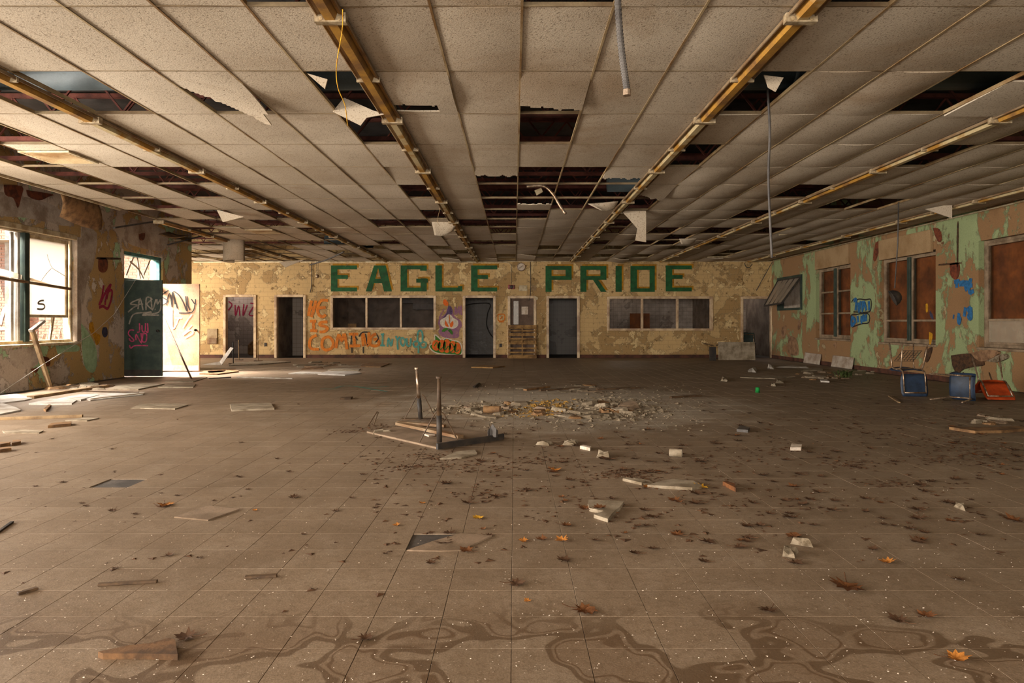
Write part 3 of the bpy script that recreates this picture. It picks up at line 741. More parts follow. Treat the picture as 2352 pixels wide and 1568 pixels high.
m = bx(XM-.03, XM+.03, 12.40, 12.46, .88, 2.80); fix_parent(m.obj('sash', M['white'], bevel=.004), w3)
m = bx(XM-.05, XM-.02, 12.30, 12.37, .88, 2.80); fix_parent(m.obj('sash', M['white'], bevel=.004), w3)
# cracks in the pane
RIB = [0]
def ribbon(m, pts, w, nrm):
    pts = [Vector(p) for p in pts]; nrm = Vector(nrm); n = len(pts); vs = []
    for i, p in enumerate(pts):
        d = (pts[min(i+1, n-1)]-pts[max(i-1, 0)])
        if d.length < 1e-6: d = Vector((0, 0, 1))
        RIB[0] = (RIB[0]+1) % 24; p = p+nrm*(RIB[0]*1.5e-4)
        s = d.normalized().cross(nrm).normalized()*w/2; vs += [p-s, p+s]
    m.add(vs, [(2*i, 2*i+1, 2*i+3, 2*i+2) for i in range(n-1)])
def smooth2(px, n=4):
    if len(px) < 3: return px
    out = []
    for i in range(len(px)-1):
        a, b, c, d = px[max(i-1, 0)], px[i], px[i+1], px[min(i+2, len(px)-1)]
        for k in range(n):
            t = k/n; out.append(tuple(.5*(2*b[q]+(c[q]-a[q])*t+(2*a[q]-5*b[q]+4*c[q]-d[q])*t*t+(3*b[q]-a[q]-3*c[q]+d[q])*t**3) for q in (0, 1)))
    return out+[px[-1]]
def strokes(lines, fn, w, nrm, sm=True):
    m = MB()
    for l in lines: ribbon(m, [fn(*q) for q in (smooth2(l) if sm else l)], w, nrm)
    return m
WN = (1, 0, 0)
glz = lambda px, py: WL(px, py, XM-XL+.0075)
fix_parent(strokes([[(108, 584), (113, 600), (120, 615), (135, 625), (153, 636)], [(118, 616), (105, 630), (95, 645)]], glz, .012, WN).obj('crack', M['g_grey']), w3)
o = strokes([[(101, 690), (92, 691), (87, 697), (100, 699), (102, 706), (96, 710), (85, 709)]], glz, .035, WN).obj('tag', M['g_grey']); fix_parent(o, w3)
# outside white strip beyond the first light
struct(MB().box((-13.3, 18.3, -.05), (-12.75, 18.4, ZR)).obj('wall_pier', M['white']))
# door opening
d7 = struct(empty('door_7', (XL-.15, 16.4, 0)))
m = bx(XL-.2, XL-.04, DL0+.001, DL0+.07, 0, DLH-.001).box((XL-.2, DL1-.07, 0), (XL-.04, DL1-.001, DLH-.001)).box((XL-.2, DL0+.07, DLH-.08), (XL-.04, DL1-.07, DLH-.001)).box((XL-.2, DL0+.07, 2.13), (XL-.04, DL1-.07, 2.20))
fix_parent(m.obj('door_frame', M['teal'], bevel=.006), d7)
fix_parent(bx(XL-.125, XL-.117, DL0+.07, DL1-.07, 2.20, DLH-.08).obj('pane', glassmat('transom_glass', 'f4e4dc', .22, .2)), d7)
tb = strokes([[(298, 600), (318, 618), (330, 640)], [(350, 585), (330, 632)], [(290, 632), (312, 585), (322, 640)]], lambda x, y: WL(x, y, -.11), .05, WN).obj('paint_streak', M['g_white']); fix_parent(tb, d7)
def leaf_door(x0, x1, yt, yb, Y, mat, label, other):
    a, b = AT(x0, yb, Y), AT(x1, yt, Y); h = b.z-.02
    e = empty('door_leaf', (a.x, Y, .02)); tag(e, label, 'door')
    w = b.x-a.x
    MB().box((0, 0, 0), (w, .045, h)).obj('panel', mat, e, bevel=.004)
    for z in (.25, 1.0, h-.25): MB().tube([(-.012, .02, z-.05), (-.012, .02, z+.05)], .012, 8).obj('hinge', M['steel'], e)
    MB().tube([(w-.07, -.03, 1.0), (w-.07, .07, 1.0)], .02, 10).lathe([(.028, 0), (.03, .03), (.02, .05)], Matrix.Translation((w-.07, -.07, 1.0)) @ Matrix.Rotation(-math.pi/2, 4, 'X')).obj('knob', M['dark'], e)
    MB().box((.02, -.004, .01), (w-.02, -.0005, .14)).obj('kick_plate', other, e)
    return e
YD1, YD2 = 15.55, 17.12
ld = leaf_door(281, 372, 643, 866, YD1, M['green'], 'dark green door leaf standing open with chalky tags', M['dark'])
lw = leaf_door(374, 458, 652, 855, YD2, M['door_white'], 'pale sunlit door leaf standing open behind the dark one', M['white'])
def on(px, py, Y, off=.006): return AT(px, py, Y-off)
# strokes on the dark leaf
def onleaf(e, lines, Y, w, mat, name='tag'):
    o = strokes(lines, lambda x, y: AT(x, y, Y-.006), w, (0, -1, 0)).obj(name, mat); o.parent = e; o.matrix_parent_inverse = Matrix.Translation(-e.location); return o
Z4 = lambda L: [[(200+x/4.357, 540+y/4.357) for x, y in l] for l in L]
onleaf(ld, Z4([[(520, 640), (450, 670), (440, 690), (510, 700), (470, 720), (410, 770)], [(510, 740), (530, 630), (560, 750)], [(520, 690), (560, 690)], [(590, 750), (595, 625), (650, 640), (600, 690), (660, 750)], [(640, 630), (655, 745), (690, 640)], [(680, 740), (684, 744)], [(700, 640), (705, 690), (735, 640)], [(738, 640), (735, 740), (690, 780), (555, 790), (640, 765)], [(420, 890), (450, 810), (500, 780), (650, 770)], [(550, 800), (720, 800)]]), YD1, .03, M['g_grey'])
onleaf(ld, Z4([[(470, 950), (430, 950), (415, 990), (470, 1050), (440, 1060), (420, 1030)], [(490, 1050), (490, 990), (545, 1080), (540, 980)], [(560, 980), (555, 1060), (590, 1060), (595, 990), (565, 985)], [(500, 970), (525, 960), (525, 880)], [(550, 900), (555, 960), (580, 960), (585, 880)], [(590, 960), (610, 970), (605, 880)], [(425, 1100), (440, 1130), (480, 1105), (610, 1105)]]), YD1, .028, M['g_pink'])
onleaf(lw, Z4([[(815, 550), (760, 590), (755, 620), (810, 660), (750, 705)], [(790, 700), (825, 580), (850, 720)], [(850, 720), (855, 570), (880, 690)], [(905, 735), (860, 570), (920, 600), (970, 690), (1000, 760), (985, 610)], [(1000, 610), (1010, 700), (1030, 750)], [(1020, 770), (1024, 774)], [(1045, 640), (1080, 690), (1085, 640)], [(1080, 690), (1050, 770), (920, 778)]]), YD2, .026, M['g_black'])
onleaf(lw, Z4([[(850, 740), (850, 900), (870, 930), (910, 840), (880, 830), (950, 830)], [(960, 930), (1000, 860), (1050, 790)], [(960, 990), (1010, 940), (1050, 900)], [(980, 1030), (1060, 980), (1030, 950), (960, 1000)]]), YD2, .035, M['white'])

# ------------------------------------------------------------------ right-hand windows (boarded)
def rwindow(i, y0, y1, z0, z1, style):
    xm = XR+.15; w = struct(empty('window_%d' % (i+4), (xm, (y0+y1)/2, z0)))
    wframe(w, xm, y0, y1, z0, z1, M['dull'] if style else M['fix_brown'])
    ym = (y0+y1)/2
    fix_parent(bx(xm-.09, xm+.06, ym-.055, ym+.055, z0+.06, z1-.06).obj('mullion', M['green'], bevel=.004), w)
    fix_parent(bx(XR-.03, XR+.3, y0-.03, y1+.03, z0-.05, z0).obj('window_sill', M['dull'], bevel=.008), w)
    hs = {0: [.40], 1: [.34, .66], 2: [.24], 3: [.24]}[style]
    for a, b in ((y0+.06, ym-.055), (ym+.055, y1-.06)):
        zz = [z0+.06]+[z0+.06+(z1-z0-.12)*h for h in hs]+[z1-.06]
        m = MB()
        for yy in (a, b-.05): m.box((xm-.05, yy, z0+.06), (xm-.01, yy+.05, z1-.06))
        for k, z in enumerate(zz): m.box((xm-.05, a+.05, z-.022+(.022 if k == 0 else -.022 if k == len(zz)-1 else 0)), (xm-.01, b-.05, z+.022+(.022 if k == 0 else -.022 if k == len(zz)-1 else 0)))
        fix_parent(m.obj('sash', M['dull'], bevel=.003), w)
        for za, zb in zip(zz, zz[1:]): fix_parent(bx(xm-.033, xm-.027, a+.05, b-.05, za+.02, zb-.02).obj('pane', M['dirty_glass'] if style == 3 and za < 1 else M['dark_glass']), w)
        top = .07 if style == 3 else .012
        fix_parent(bx(XR+.24, XR+.255, a-.06 if a < ym else a-.053, b+.053 if a < ym else b+.06, z0, z1-top).obj('plywood_panel', M['ply']), w)
    return w
for i, (q, st) in enumerate(zip(RW[:3], (1, 2, 3))): rwindow(i, *q, st)
w7 = struct(empty('window_7', (XR+.1, 22.3, 1.6)))
y0, y1, z0, z1 = RW[3]
wframe(w7, XR+.05, y0, y1, z0, z1, M['green'], .07, .2)
fix_parent(bx(XR+.17, XR+.18, y0, y1, z0, z1).obj('plywood_panel', M['plaster']), w7)
ta, tb_, ba, bb = Vector((XR-.02, y0+.05, 2.60)), Vector((XR-.02, y1-.05, 2.60)), Vector((8.17, y0+.05, 1.80)), Vector((8.30, y1-.05, 1.76))
m = MB()
for p, q in ((ta, tb_), (ba, bb), (ta, ba), (tb_, bb)): m.bar(p, q, .05, .05)
fix_parent(m.obj('sash', M['dark']), w7)
m = MB()
for k in (1, 2, 3):
    m.bar(ta.lerp(tb_, k/4), ba.lerp(bb, k/4), .03, .03)
fix_parent(m.obj('muntin', M['dark']), w7)
fix_parent(MB().prism([ta, tb_, bb, ba], (-.004, 0, -.004)).obj('pane', glassmat('hopper_glass', '9a8c7c', .55, .3)), w7)

# ------------------------------------------------------------------ painted lettering on the far wall
def flat_letter(polys, off, mat, name, parent, shrink=0):
    m = MB()
    for i, P in enumerate(polys): m.prism([FW(x, y, off+i*.0004) for x, y in P], (0, .0015, 0))
    o = m.obj(name, mat); o.parent = parent; o.matrix_parent_inverse = Matrix.Translation(-parent.location) if parent.parent is None else Matrix(); return o
ya, yb = 609.5, 669.0
def rect(x0, y0, x1, y1): return [(x0, y0), (x1, y0), (x1, y1), (x0, y1)]
def L_E(x, w=60): return [rect(x, ya, x+15, yb), rect(x+15, ya, x+w, ya+9), rect(x+15, ya+22, x+w-21, ya+31), rect(x+15, yb-9, x+w, yb)]
def L_A(x): return [[(x, yb), (x+19, ya), (x+30, ya), (x+14, yb)], [(x+27, ya), (x+46, ya), (x+60, yb), (x+42, yb)], rect(x+13, yb-29, x+44, yb-19)]
def L_G(x): return [rect(x, ya, x+15, yb), rect(x+15, ya, x+60, ya+9), rect(x+45, ya+9, x+60, ya+12), rect(x+15, yb-9, x+60, yb), rect(x+46, yb-30, x+60, yb-9), rect(x+36, yb-29, x+63, yb-20)]
def L_L(x): return [rect(x, ya, x+15, yb), rect(x+15, yb-9, x+62, yb), rect(x+52, yb-12, x+62, yb-9)]
def L_P(x): return [rect(x, ya+1, x+14, yb+1), rect(x+14, ya+1, x+60, ya+10), rect(x+46, ya+10, x+60, ya+33), rect(x+14, ya+24, x+46, ya+33)]
def L_R(x): return L_P(x)+[[(x+29, ya+33), (x+41, ya+33), (x+60, yb+1), (x+47, yb+1)]]
def L_I(x): return [rect(x, ya+1, x+14, yb+1)]
def L_D(x): return [rect(x, ya+1, x+15, yb+1), rect(x+44, ya+1, x+56, yb+1), rect(x+15, ya+1, x+44, ya+10), rect(x+15, yb-7, x+44, yb+1)]
for word, L in (('EAGLE', [(L_E, 760), (L_A, 840), (L_G, 920), (L_L, 1000), (L_E, 1082)]), ('PRIDE', [(L_P, 1253), (L_R, 1333), (L_I, 1414), (L_D, 1448), (L_E, 1529)])):
    e = empty('wall_lettering', (fx(L[0][1]), YF, fz(669)))
    tag(e, 'green block lettering with gold edging painted on the far wall, reading %s' % word, 'lettering')
    for fn, x in L:
        P = fn(x)
        g = flat_letter(P, .005, M['greenpaint'], 'letter', e)
        m = MB()
        for i, q in enumerate(P): m.prism([FW(a+4.2, b-4.0, .0016+i*.0003) for a, b in q], (0, .0012, 0))
        o = m.obj('gold_edge', M['goldpaint'], g)
        o.matrix_parent_inverse = (Matrix.Translation(-e.location)).inverted() @ Matrix.Translation(-e.location)
# ------------------------------------------------------------------ graffiti
def graf(lines, fn, w, nrm, mat, label, sm=True, name='graffiti', group=None):
    o = strokes(lines, fn, w, nrm, sm).obj(name, mat); tag(o, label, 'graffiti', group); return o
FN = (0, -1, 0); far = lambda x, y: FW(x, y, .008)
def fill(polys, fn, th, mat, label=None, parent=None, name='graffiti'):
    m = MB()
    for P in polys: m.prism([fn(*q) for q in smooth2(P+P[:1], 4)[:-1]], th)
    o = m.obj(name, mat)
    if label: tag(o, label, 'graffiti')
    if parent is not None: o.parent = parent
    return o
Z6 = lambda L: [[(690+x/6.03, 680+y/6.03) for x, y in l] for l in L]
graf(Z6([[(155, 60), (130, 170), (110, 275)], [(215, 60), (190, 170), (150, 290)], [(110, 180), (210, 150)], [(385, 60), (290, 60), (240, 150), (250, 250), (310, 285), (350, 255)], [(250, 165), (350, 155)],
  [(130, 345), (220, 345)], [(180, 345), (185, 470)], [(135, 475), (235, 480)], [(375, 355), (280, 365), (270, 400), (340, 420), (375, 450), (330, 490), (265, 495)],
  [(225, 540), (150, 580), (125, 660), (150, 725), (255, 735)], [(370, 560), (310, 600), (300, 700), (350, 745), (430, 720), (455, 650), (420, 580), (370, 560)],
  [(490, 720), (530, 530), (570, 620), (610, 520), (645, 735)], [(670, 525), (800, 525)], [(740, 525), (750, 690)], [(680, 690), (830, 685)], [(870, 690), (865, 510), (935, 690), (950, 500)],
  [(1050, 520), (985, 560), (965, 660), (1030, 690), (1090, 660), (1060, 600), (1010, 600)]]), far, .10, FN, M['g_orange'], 'orange spray-painted words HE IS COMING left of the serving window')
graf(Z6([[(700, 720), (715, 520), (790, 610)], [(810, 560), (860, 500), (960, 500)], [(900, 520), (930, 680)], [(1040, 510), (1080, 580), (1040, 640)], [(870, 700), (872, 790)], [(712, 700), (715, 785)]]), far, .04, FN, M['g_black'], 'thin black paint marks scrawled over the orange words')
graf(Z6([[(1115, 530), (1160, 520)], [(1140, 525), (1135, 680)], [(1105, 680), (1170, 685)], [(1205, 700), (1220, 580), (1255, 690), (1275, 590)], [(1320, 550), (1345, 620)], [(1380, 560), (1345, 620), (1350, 740)],
  [(1410, 570), (1385, 630), (1420, 690), (1450, 620), (1410, 570)], [(1470, 580), (1480, 680), (1520, 680), (1530, 580)],
  [(1620, 640), (1625, 520), (1660, 470), (1690, 520), (1690, 620)], [(1600, 620), (1565, 650), (1580, 700), (1630, 690), (1640, 640), (1600, 620)], [(1700, 630), (1660, 660), (1680, 710), (1730, 700), (1740, 650), (1700, 630)], [(1635, 700), (1635, 790)]]), far, .065, FN, M['g_teal'], 'teal spray-painted words IN YOU and a doodle under the serving window')
fig = empty('graffiti', FW(1038, 760)); tag(fig, 'purple and white spray-painted bulb face with orange eyes between window and door', 'graffiti')
def figfill(P, off, mat, name):
    o = fill([Z6([P])[0]], lambda x, y: FW(x, y, off), (0, .001, 0), mat, name=name); o.parent = fig; o.matrix_parent_inverse = Matrix.Translation(-fig.location)
figfill([(2060, 130), (2110, 190), (2130, 270), (2210, 330), (2240, 400), (2200, 480), (2190, 570), (2060, 580), (1960, 560), (1910, 500), (1930, 440), (1905, 370), (1930, 300), (2010, 240), (2030, 170)], .004, M['g_purple'], 'halo')
figfill([(2050, 130), (2090, 150), (2105, 220), (2090, 255), (2030, 260), (2000, 300), (1960, 310), (2020, 240)], .0055, M['g_violet'], 'tip')
figfill([(2050, 250), (2085, 260), (2120, 300), (2180, 340), (2180, 410), (2120, 450), (2050, 440), (1980, 430), (1935, 380), (1945, 325), (2010, 290), (2030, 260)], .007, M['g_white'], 'bulb')
figfill([(2005, 325), (2030, 370), (2055, 420), (2025, 420), (2000, 390)], .0085, M['g_hot'], 'eye'); figfill([(2115, 340), (2120, 390), (2095, 430), (2070, 415), (2075, 375)], .0085, M['g_hot'], 'eye')
figfill([(1985, 50), (2010, 45), (2050, 95), (2040, 130), (2000, 130), (1975, 90)], .0085, M['g_hot'], 'stalk')
def figstroke(L, w, mat, name):
    o = strokes(Z6(L), lambda x, y: FW(x, y, .010), w, FN).obj(name, mat); o.parent = fig; o.matrix_parent_inverse = Matrix.Translation(-fig.location)
figstroke([[(1965, 490), (1990, 455), (2040, 450)], [(1985, 490), (2010, 465), (2040, 462)], [(2055, 455), (2095, 490), (2100, 530)], [(2050, 470), (2080, 500), (2085, 520)]], .05, M['g_green'], 'moustache')
figstroke([[(2062, 260), (2065, 330), (2062, 380)]], .03, M['g_orange'], 'centre_line')
graf(Z6([[(2140, 260), (2150, 150), (2165, 250), (2195, 140), (2200, 250), (2225, 130), (2230, 260)], [(1925, 300), (1960, 230), (1990, 180)]]), lambda x, y: FW(x, y, .003), .05, FN, M['g_purple'], 'faint purple scrawl beside the painted bulb face')
thr = empty('graffiti', FW(1020, 812)); tag(thr, 'green and orange bubble lettering with white outline low on the far wall', 'graffiti')
def tfill(P, off, mat, name):
    o = fill([Z6([P])[0]], lambda x, y: FW(x, y, off), (0, .001, 0), mat, name=name); o.parent = thr; o.matrix_parent_inverse = Matrix.Translation(-thr.location)
tfill([(1850, 530), (1890, 535), (1960, 600), (2020, 575), (2110, 605), (2190, 620), (2235, 680), (2235, 815), (2100, 815), (1920, 800), (1820, 760), (1780, 690), (1850, 630)], .0065, M['g_white'], 'outline')
tfill([(1865, 545), (1885, 555), (1955, 615), (2020, 590), (2110, 620), (2180, 635), (2222, 690), (2222, 800), (2100, 802), (1925, 787), (1835, 750), (1795, 690), (1862, 640)], .008, M['g_green'], 'ground')
for c in [(1880, 680, 60, 75), (1960, 690, 55, 90), (2030, 690, 55, 95), (2110, 700, 50, 85), (2175, 720, 48, 80)]:
    tfill([(c[0]+c[2]*math.cos(a), c[1]+c[3]*math.sin(a)) for a in [k*math.pi/4 for k in range(8)]], .0095, M['g_hot'], 'bubble_letter')
o = strokes(Z6([[(1850, 690), (1890, 640), (1900, 720)], [(1940, 640), (1930, 740), (1980, 700)], [(2010, 630), (2000, 750), (2050, 690), (2060, 760)], [(2090, 650), (2130, 720), (2090, 770)], [(2160, 660), (2150, 770), (2200, 740)]]), lambda x, y: FW(x, y, .0115), .03, FN).obj('letter_line', M['g_green']); o.parent = thr; o.matrix_parent_inverse = Matrix.Translation(-thr.location)
graf([[(1144, 722), (1158, 722), (1158, 735), (1145, 736), (1144, 722)], [(1149, 733), (1154, 726)], [(1146, 739), (1157, 739)]], far, .04, FN, M['g_orange'], 'small orange square scribble beside the pallet doorway')
WR_N = (-1, 0, 0)
rgt = lambda x, y: WR(x, y, .008)
Z3b = lambda L: [[(1980+x/5.226, 520+y/5.226) for x, y in l] for l in L]
graf(Z3b([[(1105, 665), (1170, 655)], [(1135, 665), (1135, 735)], [(1180, 650), (1180, 720)], [(1215, 645), (1215, 720)], [(1180, 690), (1215, 680)], [(1235, 650), (1250, 760), (1270, 650)], [(1320, 650), (1290, 660), (1290, 790), (1340, 770)], [(1290, 710), (1325, 705)]]), rgt, .085, WR_N, M['g_blue'], 'blue sprayed word on the right wall between the two big windows, upper tag')
graf(Z3b([[(1165, 1040), (1155, 1110), (1165, 1160), (1178, 1110), (1160, 1095)], [(1240, 970), (1225, 1080)], [(1305, 970), (1270, 1000), (1305, 1030), (1275, 1080), (1310, 1100), (1305, 970)], [(1090, 1080), (1105, 1085)]]), rgt, .085, WR_N, M['g_blue'], 'blue sprayed figures below the upper tag on the right wall')
Z5b = lambda L: [[(1740+x/3.266, 480+y/3.266) for x, y in l] for l in L]
graf(Z5b([[(720, 690), (740, 680), (735, 760)], [(755, 700), (760, 770), (775, 690)], [(790, 690), (785, 765), (800, 700), (815, 760)], [(835, 690), (838, 760)], [(710, 800), (705, 870), (735, 840), (715, 815)], [(750, 800), (755, 850)], [(780, 800), (778, 850), (795, 800), (800, 845)], [(815, 790), (812, 840)]]), rgt, .10, WR_N, M['g_blue'], 'blue bubble tag in two lines left of the middle boarded window')
graf(Z5b([[(705, 700), (722, 675), (735, 690), (760, 675), (810, 680), (850, 680), (848, 760), (800, 775), (720, 770)], [(700, 870), (700, 800), (740, 790), (830, 785), (835, 850), (780, 860), (710, 885)]]), lambda x, y: WR(x, y, .004), .035, WR_N, M['g_black'], 'black outline round the blue bubble tag on the right wall')
lft = lambda x, y: WL(x, y, .008)
graf(Z4([[(165, 500), (150, 610), (120, 700), (150, 640), (190, 560), (240, 490), (190, 620), (180, 700)], [(195, 640), (215, 560), (250, 560), (235, 660), (205, 735), (160, 710), (120, 725)]]), lft, .06, WN, M['g_red'], 'crimson crown-like scrawl on the left wall before the door')
def lfill(P, mat, label): fill([P], lambda x, y: WL(x, y, .004), (.002, 0, 0), mat, label)
lfill([(205, 742), (213, 740), (218, 762), (230, 770), (228, 786), (221, 792), (214, 772), (205, 757)], M['g_yellow'], 'mustard paint smear on the left wall under the red scrawl')
lfill([(236, 752), (245, 752), (247, 768), (240, 775), (234, 765)], M['g_navy'], 'dark navy paint smear on the left wall beside the mustard one')
for P, mt, lb in (([(2126, 698), (2131, 698), (2131, 715), (2127, 716)], 'g_yellow', 'upper yellow paint dab on the right wall'), ([(2135, 712), (2142, 722), (2144, 734), (2136, 726)], 'g_navy', 'purple-grey paint dab on the right wall'), ([(2134, 762), (2142, 768), (2138, 790), (2134, 788)], 'g_yellow', 'lower yellow paint dab on the right wall')):
    fill([P], lambda x, y: WR(x, y, .004), (.001, 0, 0), M[mt], lb)
graf([[(0, 745), (12, 705), (20, 745)], [(28, 705), (24, 745)], [(40, 700), (48, 722), (40, 745)], [(-6, 755), (48, 752)]], lambda x, y: AT(x, y, 18.585), .09, FN, M['g_white'], 'white tag painted on the brick wall outside the broken window')
# floor paint
o = strokes([[(770, 890), (800, 886), (850, 893), (890, 899)], [(800, 886), (850, 889), (894, 887)], [(735, 893), (775, 893)]], lambda x, y: FL(x, y, .006), .05, (0, 0, 1)).obj('graffiti', M['g_teal']); tag(o, 'thin teal arrow sprayed on the floor', 'graffiti')

# ------------------------------------------------------------------ bare and rusted patches of the side walls
M['rustpatch'] = plain('rust_red_patch', '7a3c22', '4c2616', 9, bump=.6, dist=.02); M['bare'] = plain('bare_plaster', '9a7656', '6e5038', 7, bump=.6, dist=.02)
M['earth'] = plain('crumbled_core', '5f4128', '36261a', 14, bump=1, dist=.03)
WLO, WRO = bpy.data.objects['wall_left'], bpy.data.objects['wall_right']
def patch(side, P, mat, name='bare_patch', th=.008):
    fn = (lambda x, y: WR(x, y, .001)) if side == 'r' else (lambda x, y: WL(x, y, .001))
    m = MB(); m.prism([fn(*q) for q in smooth2(P+P[:1], 3)[:-1]], ((-th if side == 'r' else th), 0, 0)); return m.obj(name, M[mat], WRO if side == 'r' else WLO)
patch('r', [(2182, 606), (2203, 604), (2204, 628), (2196, 642), (2184, 632)], 'rustpatch'); patch('r', [(2158, 606), (2204, 602), (2204, 606), (2158, 610)], 'earth', 'crack')
patch('r', [(2186, 816), (2215, 812), (2240, 812), (2255, 820), (2262, 838), (2240, 842), (2215, 848), (2200, 858), (2190, 840)], 'earth', 'broken_patch', .02)
patch('r', [(2235, 810), (2275, 803), (2300, 808), (2285, 822), (2260, 830), (2245, 822)], 'bare', 'broken_patch', .05); patch('r', [(2262, 826), (2290, 818), (2312, 812), (2318, 822), (2290, 832)], 'chunk', 'broken_patch', .04)
patch('r', [(2126, 806), (2142, 797), (2138, 818), (2130, 832), (2124, 822)], 'earth', 'broken_patch', .02)
patch('r', [(2012, 557), (2022, 553), (2018, 580), (2010, 600), (2006, 590)], 'rustpatch'); patch('r', [(2143, 523), (2158, 526), (2164, 548), (2157, 556), (2150, 545)], 'rustpatch')
patch('r', [(2199, 514), (2202, 514), (2201, 604), (2198, 604)], 'earth', 'crack')
for q in ([(2023, 553), (2142, 527), (2144, 578), (2024, 598)], [(1876, 578), (1952, 560), (1952, 606), (1876, 620)]):
    m = MB(); m.prism([WR(x, y, .001) for x, y in q], (-.06, 0, 0)); m.obj('soffit_board', M['soffit'], WRO, bevel=.004)
for q in ([(1796, 752), (1806, 748), (1802, 775), (1795, 770)], [(1833, 738), (1842, 732), (1838, 752), (1833, 757)], [(1812, 770), (1830, 780), (1834, 815), (1810, 808)], [(1914, 790), (1922, 785), (1920, 800)]): patch('r', q, 'bare')
for q in ([(8, 424), (50, 428), (48, 452), (40, 478), (30, 455), (12, 448)], [(60, 436), (120, 446), (110, 452), (90, 460), (66, 452)], [(98, 818), (112, 822), (114, 838), (102, 840)], [(70, 848), (88, 843), (82, 856)], [(318, 538), (332, 535), (330, 550), (320, 551)]): patch('l', q, 'rustpatch')
patch('l', [(226, 593), (245, 594), (246, 618), (236, 626), (226, 618)], 'rustpatch'); patch('l', [(224, 590), (272, 592), (272, 596), (224, 595)], 'earth', 'crack')
for q in ([(186, 520), (222, 535), (214, 610), (200, 640), (190, 700), (184, 640)], [(20, 805), (80, 800), (86, 836), (50, 848), (28, 838)], [(300, 500), (378, 528), (380, 570), (350, 575), (286, 552)], [(0, 440), (120, 470), (170, 520), (60, 500), (0, 492)]): patch('l', q, 'plaster', 'bare_patch', .006)
for q in ([(186, 742), (206, 768), (222, 806), (218, 852), (200, 850), (190, 820)], [(128, 795), (176, 792), (180, 806), (150, 808), (134, 814)]): patch('l', q, 'mint', 'paint_patch', .004)
# ------------------------------------------------------------------ far wall fittings
ck = empty('wall_clock', FW(1197, 613)); tag(ck, 'round school clock high on the far wall between the two words', 'clock')
CM = Matrix.Rotation(math.pi/2, 4, 'X')
MB().lathe([(0.0, .03), (.12, .03), (.125, .05), (.142, .05), (.15, .03), (.15, 0)], CM, 28).obj('case', M['steel'], ck, smooth=True)
MB().lathe([(0, .034), (.118, .034)], CM, 28).obj('dial', M['paper'], ck)
for a, l in ((.8, .07), (-2.1, .095)): MB().bar((0, -.038, 0), (l*math.sin(a), -.038, l*math.cos(a)), .012, .004, (0, 1, 0)).obj('hand', M['dark'], ck)
fa = empty('fire_alarm', FW(1175, 659)); tag(fa, 'red fire alarm horn on the far wall above the pallet doorway', 'fire alarm')
MB().box((-.12, -.07, -.07), (.10, 0, .07)).obj('body', M['red'], fa, bevel=.012); MB().lathe([(0, .10), (.045, .095), (.06, .07)], CM, 16).obj('strobe', M['dark'], fa)
thing_tube('wall_conduit', [FW(445, 601.5, .03), FW(1160, 602, .03), FW(1170, 604, .03), FW(1174, 610, .03), FW(1174, 651, .03)], .016, M['cream'], 'cream conduit along the wall top bending down to the red alarm', 'conduit')
tag(MB().box((fx(1192), YF-.012, fz(668)), (fx(1211), YF-.001, fz(655))).obj('cover_plate', M['cream'], bevel=.004), 'cream blank cover plate right of the fire alarm', 'cover plate')
tag(MB().box((fx(1221), YF-.012, fz(667)), (fx(1232), YF-.001, fz(655))).obj('cover_plate', M['tee'], bevel=.004), 'mustard blank cover plate above the pallet door corner', 'cover plate')
eb = empty('wall_panel', FW(488, 772)); tag(eb, 'tan electrical panel low on the far wall left of the first doorway', 'electrical panel')
MB().box((-.17, -.03, -.26), (.17, -.001, .26)).obj('cover', M['tee'], eb, bevel=.006); MB().box((-.1, -.04, -.25), (.16, -.03, -.06)).obj('hatch', M['fix_brown'], eb, bevel=.004)
for q, (px, py, lb) in enumerate(((610, 791, 'black wall socket between the first two doorways'), (1150, 793, 'black wall socket left of the pallet'))):
    s = MB().box((fx(px)-.045, YF-.014, fz(py)-.06), (fx(px)+.045, YF-.001, fz(py)+.06)).obj('wall_socket', M['dark'], bevel=.006); tag(s, lb, 'socket')
hs = empty('hanging_sensor', FW(729, 634, .2)); tag(hs, 'small silver bulb fitting hanging on two wires left of the lettering', 'lamp')
MB().lathe([(0, .06), (.05, .05), (.06, 0), (.04, -.05), (0, -.06)], None, 14).obj('bulb', M['steel'], hs, smooth=True)
for s in (-.02, .02): MB().tube([(s, 0, .05), (s*1.5, 0, .52)], .006, 6).obj('wire', M['dark'], hs)
tag(MB().prism([FW(1227, 679, .04), FW(1236, 683, .04), FW(1235, 688, .04), FW(1228, 689, .04)], (0, .03, 0)).obj('door_sign', M['cream']), 'small pale plate sticking out at the pallet door corner', 'sign')
# pallet on edge
pa = empty('pallet', (fx(1199.5), YF-.26, 0)); tag(pa, 'wooden pallet standing on edge against the closed doorway', 'pallet')
pw = (fx(1232)-fx(1167))/2; ph = 1.135
for x in (-pw+.03, 0, pw-.03): MB().box((x-.02, .02, .01), (x+.02, .11, ph-.01)).obj('stringer', M['pallet'], pa, bevel=.004)
for z, h in ((.05, .10), (.20, .055), (.34, .06), (.50, .06), (.66, .06), (.805, .10), (.93, .055), (1.08, .10)):
    MB().box((-pw, -.004, z-h/2), (pw, .018, z+h/2)).obj('deck_board', M['pallet'], pa, bevel=.004)
for z in (.08, .57, 1.05): MB().box((-pw, .112, z-.05), (pw, .13, z+.05)).obj('bottom_board', M['pallet'], pa, bevel=.004)
pa.rotation_euler = (-math.radians(5), 0, R(-.02, .02))
